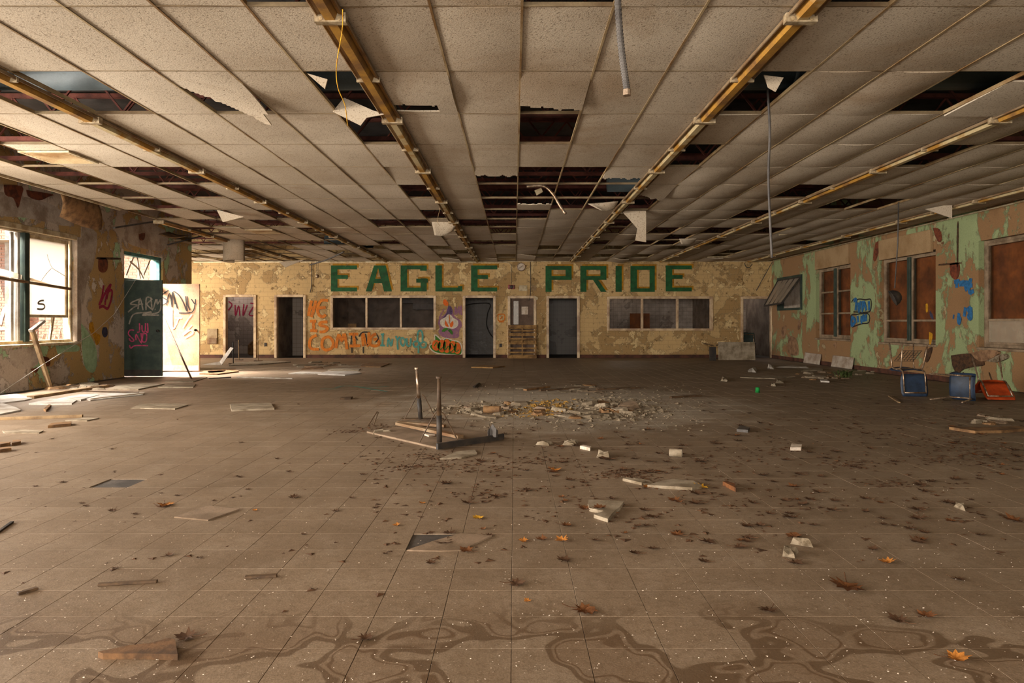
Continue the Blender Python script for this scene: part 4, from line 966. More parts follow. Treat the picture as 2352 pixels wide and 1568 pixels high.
# things in the rooms behind
tag(MB().box((-4.4, 27.0, 1.95), (-2.2, 27.85, 2.25)).box((-3.9, 26.9, 1.7), (-2.9, 27.85, 1.95)).obj('range_hood', M['conduit'], bevel=.01), 'grey range hood seen through the left serving window', 'range hood')
tag(MB().box((fx(1445)*1.1, 26.1, .951), (fx(1490)*1.1, 26.14, 1.55)).obj('plywood_sheet', M['ply']), 'orange-brown board standing behind the right serving window', 'board')
tag(MB().box((fx(1445), 25.6, .0), (6.95, 26.2, .95)).obj('counter', M['ply'], bevel=.01), 'brown counter behind the right serving window', 'counter')
tag(MB().box((fx(793), 24.3, .9), (fx(812), 24.33, 1.17), Matrix()).obj('carton_flap', M['pallet']), 'small cardboard piece behind the left serving window sill', 'cardboard')
tag(MB().box((-6.5, 24.2, 0), (-2.2, 24.75, .93)).obj('counter', M['dark'], bevel=.01), 'dark counter behind the left serving window', 'counter')
tag(MB().prism([(-9.9, 26.0, 0), (-8.4, 26.0, 0), (-8.4, 26.0, .2), (-9.0, 26.0, .75), (-9.5, 26.0, .7), (-9.9, 26.0, .4)], (0, .8, 0)).obj('rubble_heap', M['board_brown'], bevel=.05), 'dark heap of rubble inside the first doorway', 'rubble')
thing_tube('hose', curve([(1066, 702), (1090, 697), (1125, 698), (1120, 720), (1118, 745), (1125, 765), (1136, 778)], 26.57), .02, M['dark'], 'black hose looped inside the doorway right of the bulb face', 'hose')
graf([[(525, 692), (533, 700), (524, 712)], [(540, 700), (541, 725), (548, 702), (551, 725)], [(560, 698), (558, 725), (568, 700)], [(575, 696), (584, 700), (572, 722), (586, 725)]], lambda x, y: AT(x, y, 27.19), .05, FN, M['g_red'], 'red scrawl on the tiled wall inside the first doorway')
tag(MB().box((fx(1457), 26.25, 0), (fx(1458), 26.3, .1)).obj('skip', M['dark']), 'x', 'x'); bpy.data.objects.remove(bpy.data.objects['skip'])

# ------------------------------------------------------------------ chairs
def tube_part(e, name, pts, r=.0125, mat='steel'): return MB().tube(pts, r, 8).obj(name, M[mat], e, smooth=True)
def bend(P, n=5):
    P = [Vector(p) for p in P]; out = [P[0]]
    for a, b, c in zip(P, P[1:], P[2:]):
        d = min((a-b).length, (c-b).length, .10)*.8; s = b+(a-b).normalized()*d; t = b+(c-b).normalized()*d
        for k in range(n+1):
            u = k/n; out.append(s*(1-u)**2+b*2*u*(1-u)+t*u*u)
    return out+[P[-1]]
def shell(e, name, w, pts, mat, taper=.12, dish=.03):
    """moulded plastic shell: profile pts (y,z) swept across width"""
    n = len(pts)-1; w2 = w/2
    def fn(u, v):
        i = min(int(v*n), n-1); t = v*n-i; y = pts[i][0]*(1-t)+pts[i+1][0]*t; z = pts[i][1]*(1-t)+pts[i+1][1]*t
        s = (2*u-1); k = 1-taper*abs(2*v-1)**4; return (s*w2*k, y, z-dish*(1-s*s)+.0)
    o = MB().grid(fn, 10, n*3).obj(name, M[mat], e, smooth=True, solid=.008); return o
def school_chair(label, mat, basket=False):
    e = empty('school_chair'); tag(e, label, 'chair')
    shell(e, 'seat', .42, [(-.21, .43), (-.19, .45), (-.08, .455), (.06, .45), (.17, .455)], mat)
    o = shell(e, 'backrest', .42, [(0, -.04), (0.01, .12), (.03, .22), (.05, .32)], mat, .10, .0); o.location = (0, .19, .53)
    for s in (-1, 1):
        x = s*.17
        tube_part(e, 'leg', bend([(x*1.15, -.22, 0), (x, -.17, .425), (x, .02, .43)]))
        tube_part(e, 'leg', bend([(x*1.15, .24, 0), (x, .13, .425), (x, .0, .43)]))
        tube_part(e, 'back_tube', bend([(x, .05, .425), (x, .20, .435), (x, .25, .80)]))
    tube_part(e, 'cross_tube', [(-.17, -.13, .425), (.17, -.13, .425)]); tube_part(e, 'cross_tube', [(-.17, .25, .79), (.17, .25, .79)])
    if basket:
        m = MB()
        for k in range(7): m.tube([(-.15+.05*k, -.14, .30), (-.15+.05*k, .14, .12)], .004, 5)
        for k in range(6): m.tube([(-.16, -.14+.056*k, .30-.036*k), (.16, -.14+.056*k, .30-.036*k)], .004, 5)
        m.obj('wire_basket', M['dark'], e)
    return e
def place(e, loc, rot): e.location = loc; e.rotation_euler = rot
c1 = school_chair('blue plastic school chair with wire basket, standing on its head', 'blue', True)
p = FL(2108, 912); place(c1, (p.x-.02, p.y+.25, .862), (math.radians(180), 0, math.radians(-4)))
c2 = school_chair('blue plastic school chair lying on its side, underside showing', 'blue')
zx, xx, yx = Vector((.85, .53, 0)), Vector((0, 0, -1)), Vector((-.53, .85, 0))
RM = Matrix((xx, yx, zx)).transposed(); cc = AT(2212, 893, 10.75); cc.z = .222
place(c2, cc-RM @ Vector((0, -.02, .45)), RM.to_euler())
c3 = school_chair('orange plastic school chair overturned by the right wall', 'orange')
p = FL(2310, 915); place(c3, (p.x-.12, p.y+.42, .51), (math.radians(140), 0, math.radians(-12)))
# chairs behind the door at the right
c4 = school_chair('dark green chair inside the doorway at the right end', 'green'); place(c4, (fx(1722)*1.03, 24.75, 0), (0, 0, 2.8))
c5 = school_chair('second dark chair half hidden inside the doorway at the right end', 'dark'); place(c5, (fx(1745)*1.02, 25.6, 0), (0, 0, .4))
# leaning / fallen table by the far right doorway
tb = empty('fallen_table', FL(1695, 829)); tag(tb, 'fallen table with pale top tipped on edge before the right doorway', 'table')
MB().box((-.60, 0, .03), (.55, .03, .60)).obj('table_top', M['board'], tb, bevel=.004)
MB().box((-.86, .06, .02), (-.66, .12, .45)).obj('side_panel', M['dark'], tb, bevel=.004)
for x, z in ((-.5, .1), (.45, .1), (.45, .52), (-.5, .52)): MB().tube([(x, .03, z), (x, .55, z+.02)], .016, 8).obj('leg', M['dark'], tb)
MB().bar((-.7, .1, .48), (-1.1, .05, .58), .03, .02).obj('arm', M['brown'], tb)
tb.rotation_euler = (math.radians(-6), 0, 0)
for px0, px1, lb in ((1849, 1886, 'grey board leaning at the foot of the green right wall, farther one'), (1913, 1961, 'grey board leaning at the foot of the green right wall, nearer one')):
    a, b = WR(px0, 845, .03), WR(px1, 850, .03)
    m = MB().prism([(XR-.07, a.y, .008), (XR-.07, b.y, .008), (XR-.02, b.y, .30), (XR-.02, a.y, .31)], (-.012, 0, -.004)); tag(m.obj('leaning_board', M['plaster']), lb, 'board')

# ------------------------------------------------------------------ upturned table in the middle
tt = empty('upturned_table', FL(1000, 1000)); tag(tt, 'upturned dusty table top with two pedestal legs pointing up', 'table')
O = tt.location
def rel(p): return Vector(p)-O
top = [FL(842, 990, .02), FL(1004, 1027, .02), FL(1158, 1003, .02), FL(985, 968, .02)]
MB().prism([rel(p) for p in top], (0, 0, -.02)).obj('table_top', M['dusty'], tt, bevel=.004)
MB().bar(rel(FL(1004, 1025, .035)), rel(FL(1156, 1002, .035)), .03, .055).obj('edge_rail', M['dark'], tt)
MB().bar(rel(FL(914, 972, .05)), rel(FL(1058, 1003, .05)), .07, .03).obj('support_bar', M['fix_brown'], tt)
def pedestal(px, yb, yt, mats, thing, lbl):
    b = FL(px[0], yb, .03); Y = b.y; h = AT(px[1], yt, Y); mid = b.lerp(h, .42)
    MB().tube([b-O, mid-O], .027, 12).obj('leg', M[mats[0]], thing, smooth=True)
    MB().tube([mid-O, h-O], .024, 12, .015).obj('leg_upper', M[mats[1]], thing, smooth=True)
    MB().tube([h-O, h-O+Vector((0, 0, .02))], .028, 12).obj('leg_foot', M[mats[1]], thing)
    for s in (-1, 1):
        MB().tube([rel(b+Vector((s*.02, 0, .30))), rel(b+Vector((s*.05, 0, .27))), rel(b+Vector((s*.19, -.02, .005)))], .007, 6).obj('brace', M['brown'], thing)
pedestal((1009, 1008), 1015, 869, ('dark', 'brown'), tt, '')
p2 = empty('table_pedestal', FL(966, 964)); tag(p2, 'upright pale-and-black table leg with wire braces, farther one', 'table leg'); O = p2.location
pedestal((966, 957), 962, 848, ('dark', 'steel'), p2, '')
MB().box((-.23, -.05, 0), (.28, .05, .02)).obj('base_plate', M['brown'], p2, bevel=.004)
O = Vector()
tag(MB().tube([FL(845, 978, .02), FL(866, 945, .02).lerp(AT(866, 945, FL(850, 978).y), 1), AT(869, 946, FL(850, 978).y), FL(858, 976, .02)], .007, 6).obj('wire_brace', M['brown']), 'bent wire brace sticking up from the floor left of the table', 'wire')

# ------------------------------------------------------------------ boards and scraps on the floor
def scrapboard(pts, mat, label, th=.016, z=.0, name='board_fragment', cat='board', group=None, bevel=0):
    P = [FL(x, y, z+th) for x, y in pts]; c = sum(P, Vector())/len(P); c.z = z+.001
    if th < .04: mb = MB().prism([p-c for p in P], (0, 0, -th))
    else:
        # crumpled lump: the top shrinks and buckles
        n = len(P); th *= .75; mb = MB()
        lo = [Vector((p.x-c.x, p.y-c.y, 0)) for p in P]; lo = [q for i in range(n) for q in (lo[i], lo[i].lerp(lo[(i+1) % n], .5)*R(.85, 1.1))]
        up = [Vector((q.x*R(.55, .95), q.y*R(.55, .95), th*R(.25, 1.1))) for q in lo]; n *= 2; k = Vector((0, 0, th*.9))
        mb.add(lo+up+[k], [tuple(range(n))[::-1]]+[(i, (i+1) % n, (i+1) % n+n, i+n) for i in range(n)]+[(i+n, (i+1) % n+n, 2*n) for i in range(n)])
        c.z = .001
    o = mb.obj(name, M[mat], None, c, bevel=bevel); tag(o, label, cat, group); return o
scrapboard([(225, 1496), (296, 1481), (345, 1476), (388, 1464), (402, 1468), (408, 1502), (330, 1500), (236, 1500)], 'wetboard', 'brown fibreboard wedge lying in the front water stains', .022)
scrapboard([(1352, 1147), (1434, 1150), (1424, 1163), (1408, 1176), (1396, 1191), (1364, 1181), (1386, 1173), (1354, 1166), (1350, 1156)], 'board', 'pale broken tile corner with leaves on it', .022)
scrapboard([(1487, 1113), (1518, 1104), (1545, 1099), (1592, 1103), (1612, 1114), (1590, 1119)], 'board', 'pale pointed tile fragment right of the leaf drift', .022)
scrapboard([(1430, 1098), (1474, 1108), (1482, 1104), (1440, 1095)], 'board', 'white strip of plaster beside the pointed tile fragment', .02)
scrapboard([(1455, 1096), (1492, 1103), (1500, 1108), (1478, 1110)], 'board', 'small tile flake lying before the pointed fragment', .012)
scrapboard([(400, 1186), (478, 1193), (550, 1168), (478, 1160)], 'dusty', 'loose square floor tile lying askew at the left', .008)
scrapboard([(935, 1262), (1012, 1264), (1060, 1262), (1130, 1229), (1060, 1224), (1000, 1240)], 'dusty', 'loose dusty floor tile over the gap in the middle foreground', .008)
def stick(a, b, w, h, mat, label, z=.0, name='stick', cat='stick'):
    p, q = FL(*a, z+h/2), FL(*b, z+h/2); c = (p+q)/2
    o = MB().bar(p-c, q-c, w, h).obj(name, M[mat], None, c, bevel=.002); tag(o, label, cat); return o
stick((225, 1342), (361, 1334), .022, .012, 'brown', 'long thin wooden lath on the left foreground floor')
stick((562, 1325), (636, 1321), .028, .012, 'brown', 'short flat lath on the floor right of the long one')
stick((40, 1363), (86, 1350), .024, .012, 'brown', 'stubby lath at the lower left edge')
stick((-10, 1225), (28, 1198), .02, .01, 'dark', 'dark lath cut by the left edge')
LB = [([(532, 941), (630, 937), (622, 925), (528, 927)], 'board', 'square board with pale edge on the left middle floor', .022),
 ([(300, 937), (322, 936), (402, 938), (432, 929), (405, 926), (322, 927)], 'board', 'cracked flat board left of the square one', .014),
 ([(0, 923), (40, 936), (48, 941), (0, 950)], 'white', 'white sheet corner cut by the left edge under the window', .02),
 ([(0, 907), (38, 904), (74, 914), (58, 918), (0, 925)], 'white', 'rumpled white sheet against the left wall', .02),
 ([(66, 926), (116, 915), (178, 917), (165, 926), (120, 927)], 'white', 'white board between the plank and the sheet', .02),
 ([(185, 911), (220, 903), (332, 901), (328, 905), (208, 918)], 'white', 'wide white board reaching away from the window', .02),
 ([(122, 917), (186, 917), (228, 906), (222, 904), (175, 906)], 'white', 'white board under the window with a raised brown edge', .028),
 ([(248, 892), (318, 893), (378, 881), (338, 879), (270, 884)], 'board', 'pale board beside the long plank', .022),
 ([(362, 888), (444, 888), (450, 881), (388, 880)], 'board', 'pale oblong board in front of the dark door', .02),
 ([(378, 876), (444, 876), (476, 866), (430, 867)], 'board', 'thin board at the foot of the dark door', .015),
 ([(106, 941), (100, 938), (112, 928), (118, 929)], 'board_brown', 'short brown batten stub near the left edge', .03),
 ([(110, 977), (163, 972), (164, 967), (118, 971)], 'board_brown', 'brown batten offcut below the long left batten', .03),
 ([(0, 1020), (22, 1016), (24, 1014), (0, 1015)], 'board_brown', 'dark clump of board at the left edge, upper one', .03),
 ([(0, 1032), (26, 1028), (26, 1025), (0, 1027)], 'board_brown', 'dark clump of board at the left edge, lower one', .03),
 ([(27, 1017), (48, 1013), (48, 1009), (30, 1010)], 'board_brown', 'dark board offcut beside the left edge clumps', .03),
 ([(10, 993), (90, 993), (100, 988), (50, 986), (5, 988)], 'board', 'dusty flat board on the left floor below the battens', .012),
 ([(150, 965), (200, 965), (228, 959), (190, 958)], 'board', 'thin dusty board right of the long left batten', .012),
 ([(458, 857), (500, 858), (548, 852), (540, 846), (470, 850)], 'board_brown', 'brown board lying beside the pale door', .03),
 ([(476, 852), (520, 850), (512, 854), (480, 856)], 'white', 'white flake beside the pale door', .03),
 ([(662, 857), (740, 857), (738, 854), (690, 853)], 'white', 'narrow pale board on the bright floor, left one', .02),
 ([(730, 858), (792, 860), (830, 856), (820, 852), (752, 852)], 'white', 'pale board on the bright floor, right one', .025),
 ([(752, 849), (824, 849), (828, 846), (768, 845)], 'board', 'thin board lying behind the pale boards', .02),
 ([(526, 838), (590, 836), (668, 830), (620, 828), (540, 832)], 'board', 'long grey board flat before the first doorway', .03),
 ([(690, 845), (745, 843), (742, 838), (700, 838)], 'board_brown', 'brown flake pile edge before the second doorway', .05),
 ([(828, 841), (874, 842), (895, 834), (850, 832), (832, 836)], 'board_brown', 'brown board before the orange words', .02),
 ([(1082, 842), (1132, 843), (1160, 840), (1110, 838)], 'pallet', 'thin tan lath heap before the bulb face door', .03),
 ([(1085, 884), (1096, 886), (1106, 877), (1098, 874)], 'dark', 'small dark block left of the rubble heap', .04),
 ([(780, 914), (806, 913), (810, 910), (786, 911)], 'brown', 'small pipe-like stub on the middle floor', .03),
 ([(855, 988), (902, 985), (904, 981), (858, 983)], 'board', 'pale board resting on the upturned table corner', .05),
 ([(1010, 1052), (1060, 1050), (1096, 1040), (1090, 1032), (1050, 1036)], 'board', 'broken pale slab before the upturned table', .012),
 ([(985, 1000), (1000, 997), (972, 995)], 'paper', 'paper scrap on the upturned table', .035),
 ([(1655, 866), (1670, 867), (1672, 862), (1658, 861)], 'board', 'white block on the far right floor, left one', .08),
 ([(1780, 873), (1800, 873), (1802, 869), (1784, 868)], 'board', 'white block on the far right floor, middle one', .06),
 ([(1770, 879), (1782, 880), (1780, 875), (1772, 874)], 'board', 'white crumpled scrap on the far right floor', .06),
 ([(1700, 866), (1780, 869), (1830, 864), (1760, 862)], 'board', 'tan sheet lying on the far right floor', .012),
 ([(1763, 838), (1778, 839), (1778, 833), (1764, 832)], 'white', 'small white box before the right doorway', .10),
 ([(1718, 843), (1737, 844), (1738, 838), (1720, 838)], 'white', 'white tub by the fallen table', .12),
 ([(1780, 840), (1858, 841), (1858, 838), (1784, 837)], 'white', 'long white strip along the green wall foot', .05),
 ([(1840, 851), (1890, 848), (1886, 845), (1850, 846)], 'board', 'tan strip near the green wall foot', .03),
 ([(1885, 874), (1905, 875), (1898, 870), (1884, 871)], 'white', 'pale scrap before the nearer leaning board', .03),
 ([(2040, 908), (2062, 922), (2068, 923), (2046, 907)], 'wood', 'pale curved slat before the upended blue chair', .015),
 ([(2180, 980), (2240, 989), (2300, 988), (2352, 984), (2352, 978), (2260, 980)], 'board_brown', 'mouldy flat board at the right edge', .03),
 ([(1230, 1010), (1262, 1012), (1270, 1007), (1240, 1005)], 'board', 'white roll of plaster in the centre, left one', .05),
 ([(1290, 1013), (1318, 1014), (1318, 1009), (1296, 1009)], 'board', 'white plaster strip in the centre, middle one', .04),
 ([(1296, 1008), (1325, 1009), (1328, 1004), (1300, 1004)], 'board', 'white plaster strip in the centre, farther one', .05),
 ([(1370, 1036), (1400, 1037), (1402, 1029), (1373, 1028)], 'board', 'white boxy fragment in the centre scraps', .06),
 ([(1332, 1023), (1355, 1028), (1358, 1025), (1340, 1021)], 'paper', 'thin pale strip beside the boxy fragment', .03),
 ([(1660, 1105), (1690, 1120), (1688, 1110), (1668, 1103)], 'leaf_rust', 'orange-tipped scrap right of the pointed fragment', .03),
 ([(1815, 1228), (1868, 1236), (1860, 1228), (1822, 1222)], 'chunk', 'crusty pale chunk on the right floor, farther one', .05),
 ([(1797, 1258), (1826, 1262), (1835, 1248), (1800, 1240)], 'chunk', 'grey stone-like chunk on the right floor, nearer one', .045),
 ([(2190, 1150), (2218, 1160), (2216, 1152), (2195, 1144)], 'chunk', 'grey chunk at the far right of the floor', .04),
 ([(1815, 1027), (1840, 1027), (1842, 1020), (1818, 1018)], 'paper', 'pale crumpled scrap on the right middle floor', .03),
 ([(1692, 985), (1718, 987), (1722, 981), (1700, 976)], 'conduit', 'grey-green glassy scrap on the right middle floor', .03)]
for pts, mt, lb, th in LB: scrapboard(pts, mt, lb, th)
stick((70, 912), (244, 886), .12, .045, 'wood', 'long wooden plank lying along the left wall', name='plank', cat='plank')
stick((210, 917), (330, 904), .03, .03, 'wood', 'thin batten edge of the wide white board', name='batten', cat='plank')
stick((-20, 962), (190, 955), .05, .035, 'wood', 'long pale batten from the left edge', name='batten', cat='plank')
stick((190, 898), (318, 901), .03, .02, 'brown', 'rusty lath between the plank and the white boards')
stick((480, 869), (530, 866), .04, .02, 'dark', 'dark lath on the bright floor before the pale door')
stick((545, 866), (672, 869), .03, .02, 'white', 'pale thin strip on the bright floor')
stick((1240, 896), (1330, 891), .06, .03, 'brown', 'dark lath across the back of the rubble heap')
stick((1370, 894), (1470, 890), .06, .03, 'brown', 'dark lath at the right back of the rubble heap')
stick((1540, 912), (1610, 908), .06, .03, 'brown', 'dark lath right of the rubble heap')
stick((1206, 895), (1260, 888), .08, .03, 'board_brown', 'flat brown slat at the left back of the rubble heap')
stick((913, 970), (1022, 978), .05, .03, 'fix_brown', 'short batten behind the upturned table', .03)
# leaning sticks and cords on the left
def lean(name, p, q, w, h, mat, label, cat): o = MB().bar(p, q, w, h).obj(name, M[mat], bevel=.004); tag(o, label, cat); return o
b0 = FL(107, 889); lean('leaning_post', Vector((-8.42, b0.y*.975, .0)), WL(73, 757, .11), .09, .05, 'wood', 'pale wooden post leaning against the broken window sill', 'post')
a0 = WL(70, 760, .13); lean('wood_block', a0, a0+Vector((-.05, .42, .18)), .07, .05, 'white', 'short white slat balanced on top of the leaning post', 'slat')
b1 = FL(441, 872); lean('leaning_stick', b1, AT(374, 722, 16.9), .03, .03, 'brown', 'thin brown stick leaning across the pale door', 'stick')
thing_tube('string', [WL(0, 903, .12), WL(100, 836, .22), WL(214, 765, .10), WL(262, 722, .06), AT(311, 643, 15.45)], .006, M['white'], 'white string strung from the floor up to the dark door', 'string')
pb = FL(543, 838); px_ = []
ww = sheet('folded_strip', [AT(462, 838, pb.y+.1), AT(510, 838, pb.y), AT(537, 799, pb.y), AT(530, 797, pb.y+.15), AT(505, 830, pb.y+.2)], M['white'], 'bent white sheet-metal strip rising before the first doorway', 'metal strip', .02)
for x, y0, y1, mt, lb in ((536, 836, 784, 'dark', 'thin dark upright rod before the first doorway'), (549, 827, 780, 'wood', 'thin wooden upright rod inside the first doorway line'), (593, 829, 776, 'wood', 'thin upright rod right of the first doorway')):
    q = FL(x, y0); m = MB().tube([q, AT(x-1, y1, q.y)], .014, 8)
    e = m.obj('upright_rod', M[mt], smooth=True); tag(e, lb, 'rod')
    MB().box((q.x-.12, q.y-.05, 0), (q.x+.12, q.y+.05, .02)).obj('base_plate', M['brown'], e)
g = FL(1740, 901); cap = MB().lathe([(0, .09), (.032, .088), (.036, .07), (.038, 0), (0, 0)], None, 14).obj('bottle_cap', spray('green_plastic', '0e8a3a'), None, g, smooth=True); tag(cap, 'bright green plastic cap on the right middle floor', 'cap')
def roll(px, py, r, l, ang, mat, label):
    c = FL(px, py); m = MB(); d = Vector((math.cos(ang), math.sin(ang), 0))*l/2; n = 14
    m.tube([-d+Vector((0, 0, r)), d+Vector((0, 0, r))], r, n, cap=False); m.tube([-d+Vector((0, 0, r)), d+Vector((0, 0, r))], r*.86, n, cap=False)
    o = m.obj('pipe_offcut', M[mat], None, c, smooth=True); tag(o, label, 'pipe'); return o
roll(1552, 1049, .036, .11, -.35, 'board', 'short white pipe offcut on the right middle floor')
roll(1130, 949, .05, .22, -.2, 'board_brown', 'rusty round pipe stub at the left of the rubble heap')
sh = MB().grid(lambda u, v: FL(1132, 1003, .05)+Vector((.10*(u-.5), .03*math.sin(6*u), .13*v*(1-.5*abs(2*u-1)))), 6, 5).obj('crumpled_paper', M['conduit'], solid=.004); tag(sh, 'blue-grey crumpled paper on the upturned table corner', 'paper')

# rubble heap: individual chunks plus fine rubble
def chunk_mesh(seed, mat):
    rr = random.Random(seed); m = MB(); n = 7
    ring = [(math.cos(2*math.pi*k/n)*rr.uniform(.7, 1.1), math.sin(2*math.pi*k/n)*rr.uniform(.7, 1.1)) for k in range(n)]
    vs = [(x, y, 0) for x, y in ring]+[(x*.8+rr.uniform(-.1, .1), y*.8, rr.uniform(.35, .7)) for x, y in ring]
    m.add(vs, [tuple(range(n))[::-1], tuple(range(n, 2*n))]+[(k, (k+1)%n, (k+1)%n+n, k+n) for k in range(n)])
    return m.mesh('rubble_chunk', M[mat])
CH = [chunk_mesh(i, m) for i, m in enumerate(('chunk', 'board', 'chunk', 'board_brown', 'chunk', 'dusty', 'board_brown', 'dusty'))]
rr = random.Random(11)
def chunks(n, xr, yr, s0, s1, label, group, flat=.5):
    for k in range(n):
        p = FL(rr.triangular(*xr), rr.triangular(*yr)); s = rr.uniform(s0, s1)
        o = link('rubble_chunk', CH[rr.randrange(len(CH))], None, p); o.scale = (s*rr.uniform(.7, 1.8), s*rr.uniform(.6, 1.2), s*flat*rr.uniform(.5, 1.3)); o.rotation_euler = (0, 0, rr.uniform(0, 6.28)); tag(o, label, 'rubble', group)
chunks(48, (1340, 1470, 1390), (915, 962, 938), .05, .15, 'grey plaster chunk in the heap right of centre', 'plaster chunks of the heap', .75)
chunks(22, (1065, 1300, 1120), (925, 958, 940), .04, .15, 'brownish rubble chunk in the low ridge left of the heap', 'rubble of the low ridge')
chunks(12, (1240, 1420, 1330), (945, 972, 958), .05, .14, 'flat rubble piece in front of the heap', 'flat pieces before the heap', .3)
chunks(14, (1180, 1480, 1330), (880, 905, 892), .06, .2, 'flat dark rubble piece behind the heap', 'flat pieces behind the heap', .2)
chunks(26, (660, 820, 745), (829, 846, 838), .06, .24, 'grey board rubble along the far wall before the second doorway', 'rubble before the second doorway', .25)
chunks(18, (100, 300, 190), (880, 900, 890), .05, .16, 'dirt clod at the foot of the left wall', 'clods at the left wall', .6)
chunks(24, (1780, 2040, 1900), (850, 880, 862), .05, .16, 'clod of earth and plaster by the right wall', 'clods at the right wall', .45)
chunks(10, (2230, 2352, 2300), (950, 985, 970), .04, .14, 'mouldy clod at the right edge of the floor', 'clods at the right edge', .5)
fine = MB()
def tetra(m, p, s, rr, hk=1.0):
    a = rr.uniform(0, 6.28); pts = [p+Vector((math.cos(a+k*2.1)*s*rr.uniform(.5, 1.3), math.sin(a+k*2.1)*s*rr.uniform(.5, 1.3), .001)) for k in range(3)]+[p+Vector((0, 0, s*hk*rr.uniform(.2, .6)))]
    m.add(pts, [(0, 2, 1), (0, 1, 3), (1, 2, 3), (2, 0, 3)])
for k in range(1400):
    px, py = (rr.gauss(1405, 50), rr.gauss(938, 13)) if k % 3 else (rr.gauss(1130, 60), rr.gauss(940, 7))
    if py > 880: tetra(fine, FL(px, py), rr.uniform(.008, .07), rr)
for k in range(900): tetra(fine, FL(rr.uniform(1080, 1620), rr.uniform(880, 990)), rr.uniform(.006, .03), rr)
stuff(tag(fine.obj('rubble', M['chunk'], fix=False), 'fine plaster rubble strewn about the heap in the middle of the floor', 'rubble'))
yel = MB()
for k in range(320): tetra(yel, FL(rr.gauss(1255, 30), rr.gauss(935, 8)), rr.uniform(.01, .05), rr)
for k in range(160): tetra(yel, FL(rr.gauss(1180, 30), rr.gauss(945, 7)), rr.uniform(.01, .035), rr)
stuff(tag(yel.obj('insulation', plain('yellow_insulation', 'a8803a', '7d5a24', 30), fix=False), 'yellowish insulation crumbs between the two rubble ridges', 'insulation'))
# paint chips all over
chips = MB(); edge = MB()
for k in range(3800):
    py = 741+rr.uniform(.09, 1)**1.2*840; px = rr.uniform(-20, 2372)
    p = FL(px, py, .0015)
    if p.x < XL+.1 or p.x > XR-.1 or p.y > 22: continue
    s = rr.uniform(.0012, .0032)*(1+.25*p.y*.3); a = rr.uniform(0, 6.28)
    q = [p+Vector((math.cos(a+t)*s*f, math.sin(a+t)*s*f, rr.uniform(0, .003))) for t, f in ((0, 1.5), (1.6, .8), (3.1, 1.3), (4.6, .7))]
    chips.add(q, [(0, 1, 2, 3)])
stuff(tag(chips.obj('paint_chips', M['paper'], fix=False), 'pale paint chips sprinkled all over the tiled floor', 'paint chips'))
# ------------------------------------------------------------------ leaves
def leaf_mesh(mat, seed):
    r_ = random.Random(seed); m = MB(); out = []
    for k in range(20):
        t = 2*math.pi*k/20; lobe = [1, .62, .8, .5, .92, .55, .78, .45, .85, .40, .35, .40, .85, .45, .78, .55, .92, .5, .8, .62][k]
        r = lobe*r_.uniform(.9, 1.1); out.append((r*math.sin(t), r*math.cos(t)))
    cu, cv = r_.uniform(.25, .6), r_.uniform(.15, .5)
    f = lambda x, y: (x, y, .12+cu*x*x*(.8 if x > 0 else .4)+cv*y*y*.6+r_.uniform(-.05, .09))
    vs = [(0, 0, .08)]+[f(x, y) for x, y in out]+[f(x*.55, y*.55) for x, y in out]
    fs = [(0, 21+k, 21+(k+1)%20) for k in range(20)]+[(21+k, 1+k, 1+(k+1)%20, 21+(k+1)%20) for k in range(20)]
    m.add(vs, fs); zmin = min(v[2] for v in m.v); m.v = [(x, y, z-zmin) for x, y, z in m.v]
    return m.mesh('leaf_blade', M[mat], True)
LM = {k: [leaf_mesh('leaf_'+k, i*7+j) for j in range(4)] for i, k in enumerate(('brown', 'rust', 'yellow', 'orange'))}
stem = MB().tube([(0, -.3, .1), (.05, -.8, .1), (.12, -1.3, .25)], .035, 5).mesh('stalk', M['leaf_brown'])
def leaf(px, py, s, kind, label, zz=0.001, group=None):
    e = link('leaf', LM[kind][rr.randrange(4)], None, FL(px, py, zz)); e.scale = (s, s, s); e.rotation_euler = (rr.uniform(-.1, .1), rr.uniform(-.1, .1), rr.uniform(0, 6.28)); tag(e, label, 'leaf', group)
    if s > .03: link('stalk', stem, e)
    return e
